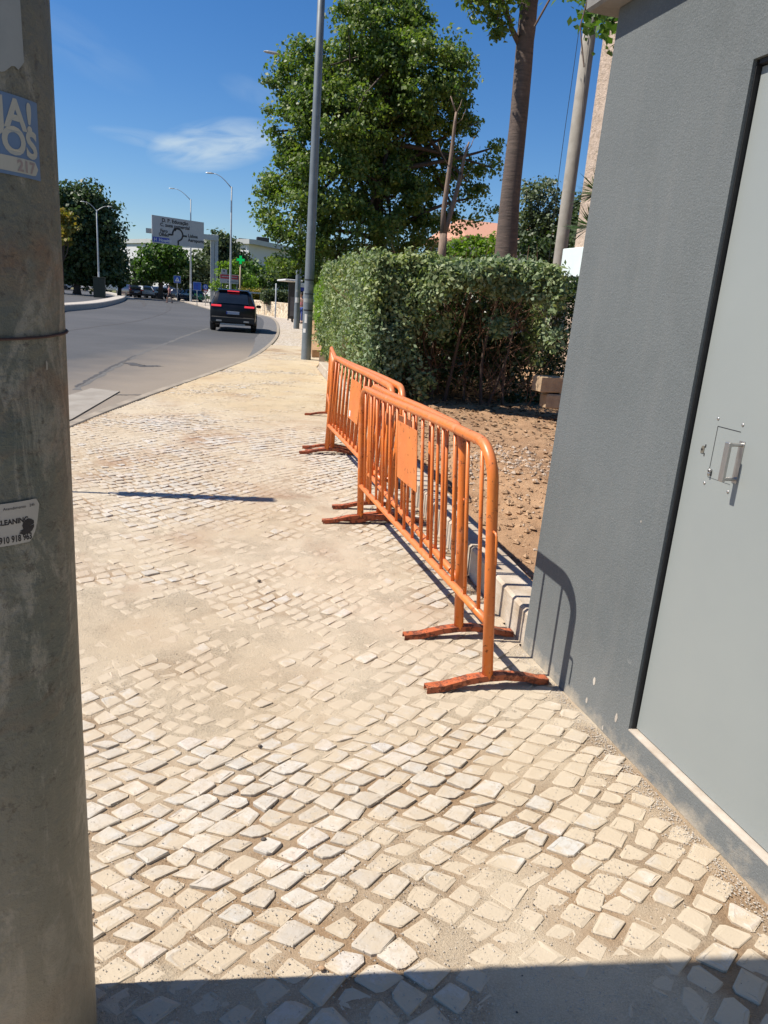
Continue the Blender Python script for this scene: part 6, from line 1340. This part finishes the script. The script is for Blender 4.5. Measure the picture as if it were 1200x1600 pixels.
    for s in (-1, 1):
        m = MB().loft([[(s*(W+dx), .62+y*k, 1.02+z*k+(0.1 if sec is VAN else 0)) for y, z in ((-.05, -.06), (.05, -.05), (.05, .06), (-.05, .07))] for dx, k in ((-.02, .5), (.06, 1), (.17, .95), (.20, .6))]); obj('mirror', m, MAT['plastic'], t)
    if detail:
        for s in (-1, 1): obj('headlight', MB().box((s*.6-.16, yf-.14, .62), (s*.6+.16, yf-.0, .74), bev=.02), MAT['white'], t)
    return t
sc = (Vector(G(332, 515))+Vector(G(398, 519)))/2
car('parked_car', 'black SUV with lit red tail lights driving away round the bend', (sc.x+0.2, sc.y+2.2, ROADZ), R_(-6.5), SUV, 'carblack', lit=True)
def cpos(px, Y): return (AY(px, 455, Y)[0], Y, ROADZ)
FG = 'cars queued beyond the bend'
car('parked_car', 'dark maroon hatchback, leftmost car of the distant row', cpos(201, 101), R_(28), HATCH, 'carred', group=FG, detail=False)
car('parked_car', 'silver-white hatchback in the distant row, seen from behind', cpos(224, 103), R_(18), HATCH, 'carsilver', group=FG, detail=False)
car('parked_car', 'dark hatchback right of the silver one in the distant row', cpos(243, 106), R_(40), HATCH, 'cardark', group=FG, detail=False)
car('parked_car', 'dark car behind the walking person in the distance', cpos(276, 112), R_(60), HATCH, 'cardark', group=FG, detail=False)
car('parked_car', 'navy car parked left of the slender lamp in the distance', cpos(296, 100), R_(35), HATCH, 'carblue', group=FG, detail=False)
car('parked_car', 'black car half hidden behind the trunk of the round tree', cpos(258, 120), R_(75), HATCH, 'carblack', group=FG, detail=False)
VG = 'vehicles parked under the trees'
for (px, Y, sec, pt_, hd, lb, ct) in ((108, 128, VAN, 'carwhite', 70, 'white van under the tall dark tree, next to the steel pole', 'van'), (128, 126, VAN, 'carwhite', 60, 'white van left of the green cabinet', 'van'), (143, 128, HATCH, 'cardark', 80, 'dark car just left of the green cabinet', 'car'), (171, 124, VAN, 'carwhite', 85, 'white van just right of the green cabinet', 'van'), (186, 128, VAN, 'carsilver', 75, 'pale van behind the leftmost car of the distant row', 'van'), (268, 135, VAN, 'carwhite', 88, 'white van behind the walking person', 'van'), (92, 122, HATCH, 'carsilver', 80, 'pale car farthest left, half behind the steel pole', 'car')):
    x = AY(px, 450, Y)[0]; car('parked_van' if sec is VAN else 'parked_car', lb, (x, Y, 0.08 if px < 192 else ROADZ), R_(hd), sec, pt_, group=VG, detail=False, plate=False, cat=ct)

# ================================================================== BICYCLES
def bike(loc, rot, label, group):
    t = thing('rental_bicycle', label, 'bicycle', loc, rot, group)
    for yy in (-0.52, 0.52):
        m = MB(); n = 20; m.tube([(0, yy+0.33*math.cos(a), 0.34+0.33*math.sin(a)) for a in [2*math.pi*i/n for i in range(n+1)]], 0.022, 6, False); w_ = obj('wheel', m, MAT['rubber'], t, True)
        m = MB()
        for k in range(8): a = math.pi*k/4; m.tube([(0, yy, 0.34), (0, yy+0.32*math.cos(a), 0.34+0.32*math.sin(a))], 0.004, 4)
        obj('spokes', m, MAT['steel'], w_)
    m = MB(); m.tube([(0, -0.12, 0.3), (0, -0.22, 0.85)], 0.025, 8); m.tube([(0, -0.12, 0.3), (0, 0.34, 0.75)], 0.035, 8); m.tube([(0, -0.18, 0.6), (0, 0.36, 0.85)], 0.02, 8); m.tube([(0, -0.12, 0.3), (0, -0.52, 0.34), (0, -0.2, 0.7)], 0.016, 6); m.tube([(0, 0.33, 0.95), (0, 0.40, 0.7), (0, 0.52, 0.34)], 0.02, 8)
    obj('frame', m, MAT['green'], t, True)
    m = MB()
    for yy in (-0.52, 0.52):
        n = 8; m.loft([[(x, yy+0.375*math.cos(a), 0.34+0.375*math.sin(a)) for x in (-0.035, 0.035)]+[(x, yy+0.385*math.cos(a), 0.34+0.385*math.sin(a)) for x in (0.035, -0.035)] for a in [R_(20+140*i/n) for i in range(n+1)]])
    obj('mudguard', m, MAT['green'], t)
    obj('handlebar', MB().tube([(-0.28, 0.22, 1.05), (-0.2, 0.3, 1.04), (0, 0.33, 1.0), (0.2, 0.3, 1.04), (0.28, 0.22, 1.05)], 0.014, 6).tube([(0, 0.33, 0.9), (0, 0.33, 1.0)], 0.016, 6), MAT['plastic'], t, True)
    obj('basket', MB().loft([[(x*k, 0.52+y*k, z) for x, y in ((-.17, -.13), (.17, -.13), (.17, .13), (-.17, .13))] for z, k in ((0.78, .75), (1.0, 1.0))]), MAT['green'], t)
    obj('saddle', MB().loft([[(x*wd, y, 0.90+z) for x, z in ((-1, 0), (1, 0), (.7, .05), (-.7, .05))] for y, wd in ((-.34, .08), (-.22, .07), (-.06, .02))]), MAT['plastic'], t); return t
def copy_tree(o, parent=None):
    c = o.copy(); COL.objects.link(c)
    if parent: c.parent = parent
    for ch in list(o.children): copy_tree(ch, c)
    return c
BG = 'green rental bicycles on the pavement'
b0_ = bike((*G(303, 471)[:2], -0.02), R_(80), 'leftmost green rental bicycle, front wheel toward the road', BG)
for (px, py, r_, lb) in ((312, 472, 60, 'second green rental bicycle from the left, under the blue signs'), (320, 472.5, 65, 'third green rental bicycle from the left, under the round sign'), (328, 473, 55, 'rightmost green rental bicycle, next to the black car')):
    c = copy_tree(b0_); c.location = (*G(px, py)[:2], -0.02); c.rotation_euler = (0, 0, R_(r_)); c['label'] = lb

# ================================================================== PEOPLE
def skin_chain(name, verts, edges, radii, mat, parent, root=0, sub=2):
    me = bpy.data.meshes.new(name); me.from_pydata(verts, edges, []); me.update(); o = link_mesh(name, me, mat, parent)
    sk = o.modifiers.new('skin', 'SKIN'); sk.use_smooth_shade = True
    for i, r in enumerate(radii):
        me.skin_vertices[0].data[i].radius = (r, r) if not isinstance(r, tuple) else r; me.skin_vertices[0].data[i].use_root = (i == root)
    s = o.modifiers.new('sub', 'SUBSURF'); s.levels = sub; s.render_levels = sub; return o
def person(label, loc, rot, top, legs_m, long_legs, stride=0.16, scale=1.0):
    t = thing('person', label, 'person', loc, rot); t.scale = (scale,)*3
    V = []; E = []; Rr = []
    def v(p, r, pa=None):
        V.append(p); Rr.append(r); 
        if pa is not None: E.append((pa, len(V)-1))
        return len(V)-1
    pel = v((0, 0, .95), (.15, .11)); ch = v((0, .0, 1.18), (.14, .10), pel); sh = v((0, .01, 1.38), (.16, .10), ch); nk = v((0, .015, 1.49), .055, sh); hd0 = v((0, .03, 1.57), .075, nk); hd1 = v((0, .035, 1.66), .095, hd0); v((0, .03, 1.74), .07, hd1)
    hands = []
    for s, f in ((-1, 1), (1, -1)):
        hp = v((s*.10, 0, .88), .10, pel); kn = v((s*.11, f*stride*.8+.03, .50), .062, hp); an = v((s*.11, f*stride*1.15-.02, .10), .042, kn); v((s*.12, f*stride*1.15+.14, .035), .036, an)
        so_ = v((s*.19, 0.01, 1.38), .058, sh); el = v((s*.25, -f*.07, 1.12), .043, so_); wr_ = v((s*.25, -f*.12+.08, .90), .030, el); pm = v((s*.25, -f*.12+.11, .83), .028, wr_); hands.append(pm)
    skin_chain('body', V, E, Rr, MAT['skin'], t)
    for s, pm in ((-1, hands[0]), (1, hands[1])):      # fingers and thumb
        c = Vector(V[pm]); m = MB()
        for k in range(4): m.tube([c+Vector((0, (k-1.5)*.019, -.01)), c+Vector((-s*.008, (k-1.5)*.02, -.055)), c+Vector((-s*.022, (k-1.5)*.019, -.085+abs(k-1.3)*.008))], [.009, .008, .006], 6)
        m.tube([c+Vector((0, .03, .01)), c+Vector((-s*.01, .05, -.02)), c+Vector((-s*.02, .05, -.045))], [.010, .009, .007], 6); obj('fingers', m, MAT['skin'], t, True)
    # clothes
    V2 = [(0, 0, .93), (0, 0, 1.17), (0, .01, 1.375)]; E2 = [(0, 1), (1, 2)]; R2 = [(.17, .13), (.16, .12), (.178, .12)]
    for s, f in ((-1, 1), (1, -1)):
        i = len(V2); V2 += [(s*.19, .01, 1.375), (s*.228, -f*.04, 1.22)]; E2 += [(2, i), (i, i+1)]; R2 += [.075, .062]
    skin_chain('shirt', V2, E2, R2, MAT[top], t)
    V3 = [(0, 0, .93)]; E3 = []; R3 = [(.165, .125)]
    for s, f in ((-1, 1), (1, -1)):
        i = len(V3); V3 += [(s*.10, 0, .86), (s*.11, f*stride*.8+.03, .52)]; E3 += [(0, i), (i, i+1)]; R3 += [.115, .082 if not long_legs else .075]
        if long_legs: V3.append((s*.11, f*stride*1.15-.02, .12)); E3.append((i+1, i+2)); R3.append(.06)
    skin_chain('trousers' if long_legs else 'shorts', V3, E3, R3, MAT[legs_m], t)
    hm = MB().lathe([(.03, -.10), (.088, -.07), (.104, .0), (.09, .06), (.04, .10)], 14, (0, .015, 1.70)); obj('hair', hm, MAT['hair'], t, True)
    fc = MB(); fc.tube([(0, .118, 1.665), (0, .140, 1.635), (0, .125, 1.625)], [.008, .012, .008], 6)
    for s in (-1, 1): fc.tube([(s*.098, .03, 1.66), (s*.108, .025, 1.63)], [.012, .009], 6)
    obj('nose_and_ears', fc, MAT['skin'], t, True)
    ey_ = MB()
    for s in (-1, 1): ey_.tube([(s*.033, .115, 1.665), (s*.033, .124, 1.665)], .009, 6)
    obj('eyes', ey_, MAT['ink'], t); obj('mouth', MB().box((-.022, .108, 1.592), (.022, .122, 1.599)), MAT['redlens'], t)
    for s, f in ((-1, 1), (1, -1)):
        y = f*stride*1.15-.02; obj('shoe', MB().loft([[(s*.115+x*wd, y+yy, z*hh) for x, z in ((-1, 0), (1, 0), (.8, 1), (-.8, 1))] for yy, wd, hh in ((-.07, .035, .08), (.05, .045, .09), (.15, .045, .06), (.20, .03, .035))]), MAT['darkcloth'], t)
    return t
person('person in a pink top and dark shorts crossing the road in the distance', (*G(265, 472.6)[:2], ROADZ), R_(60), 'pink', 'darkcloth', False, 0.2)
person('person in blue trousers and a pale pink top behind the lamp posts', (*G(469.5, 505.0)[:2], 0.0), R_(150), 'pink', 'bluecloth', True, 0.1)
print('cobbles', NC)
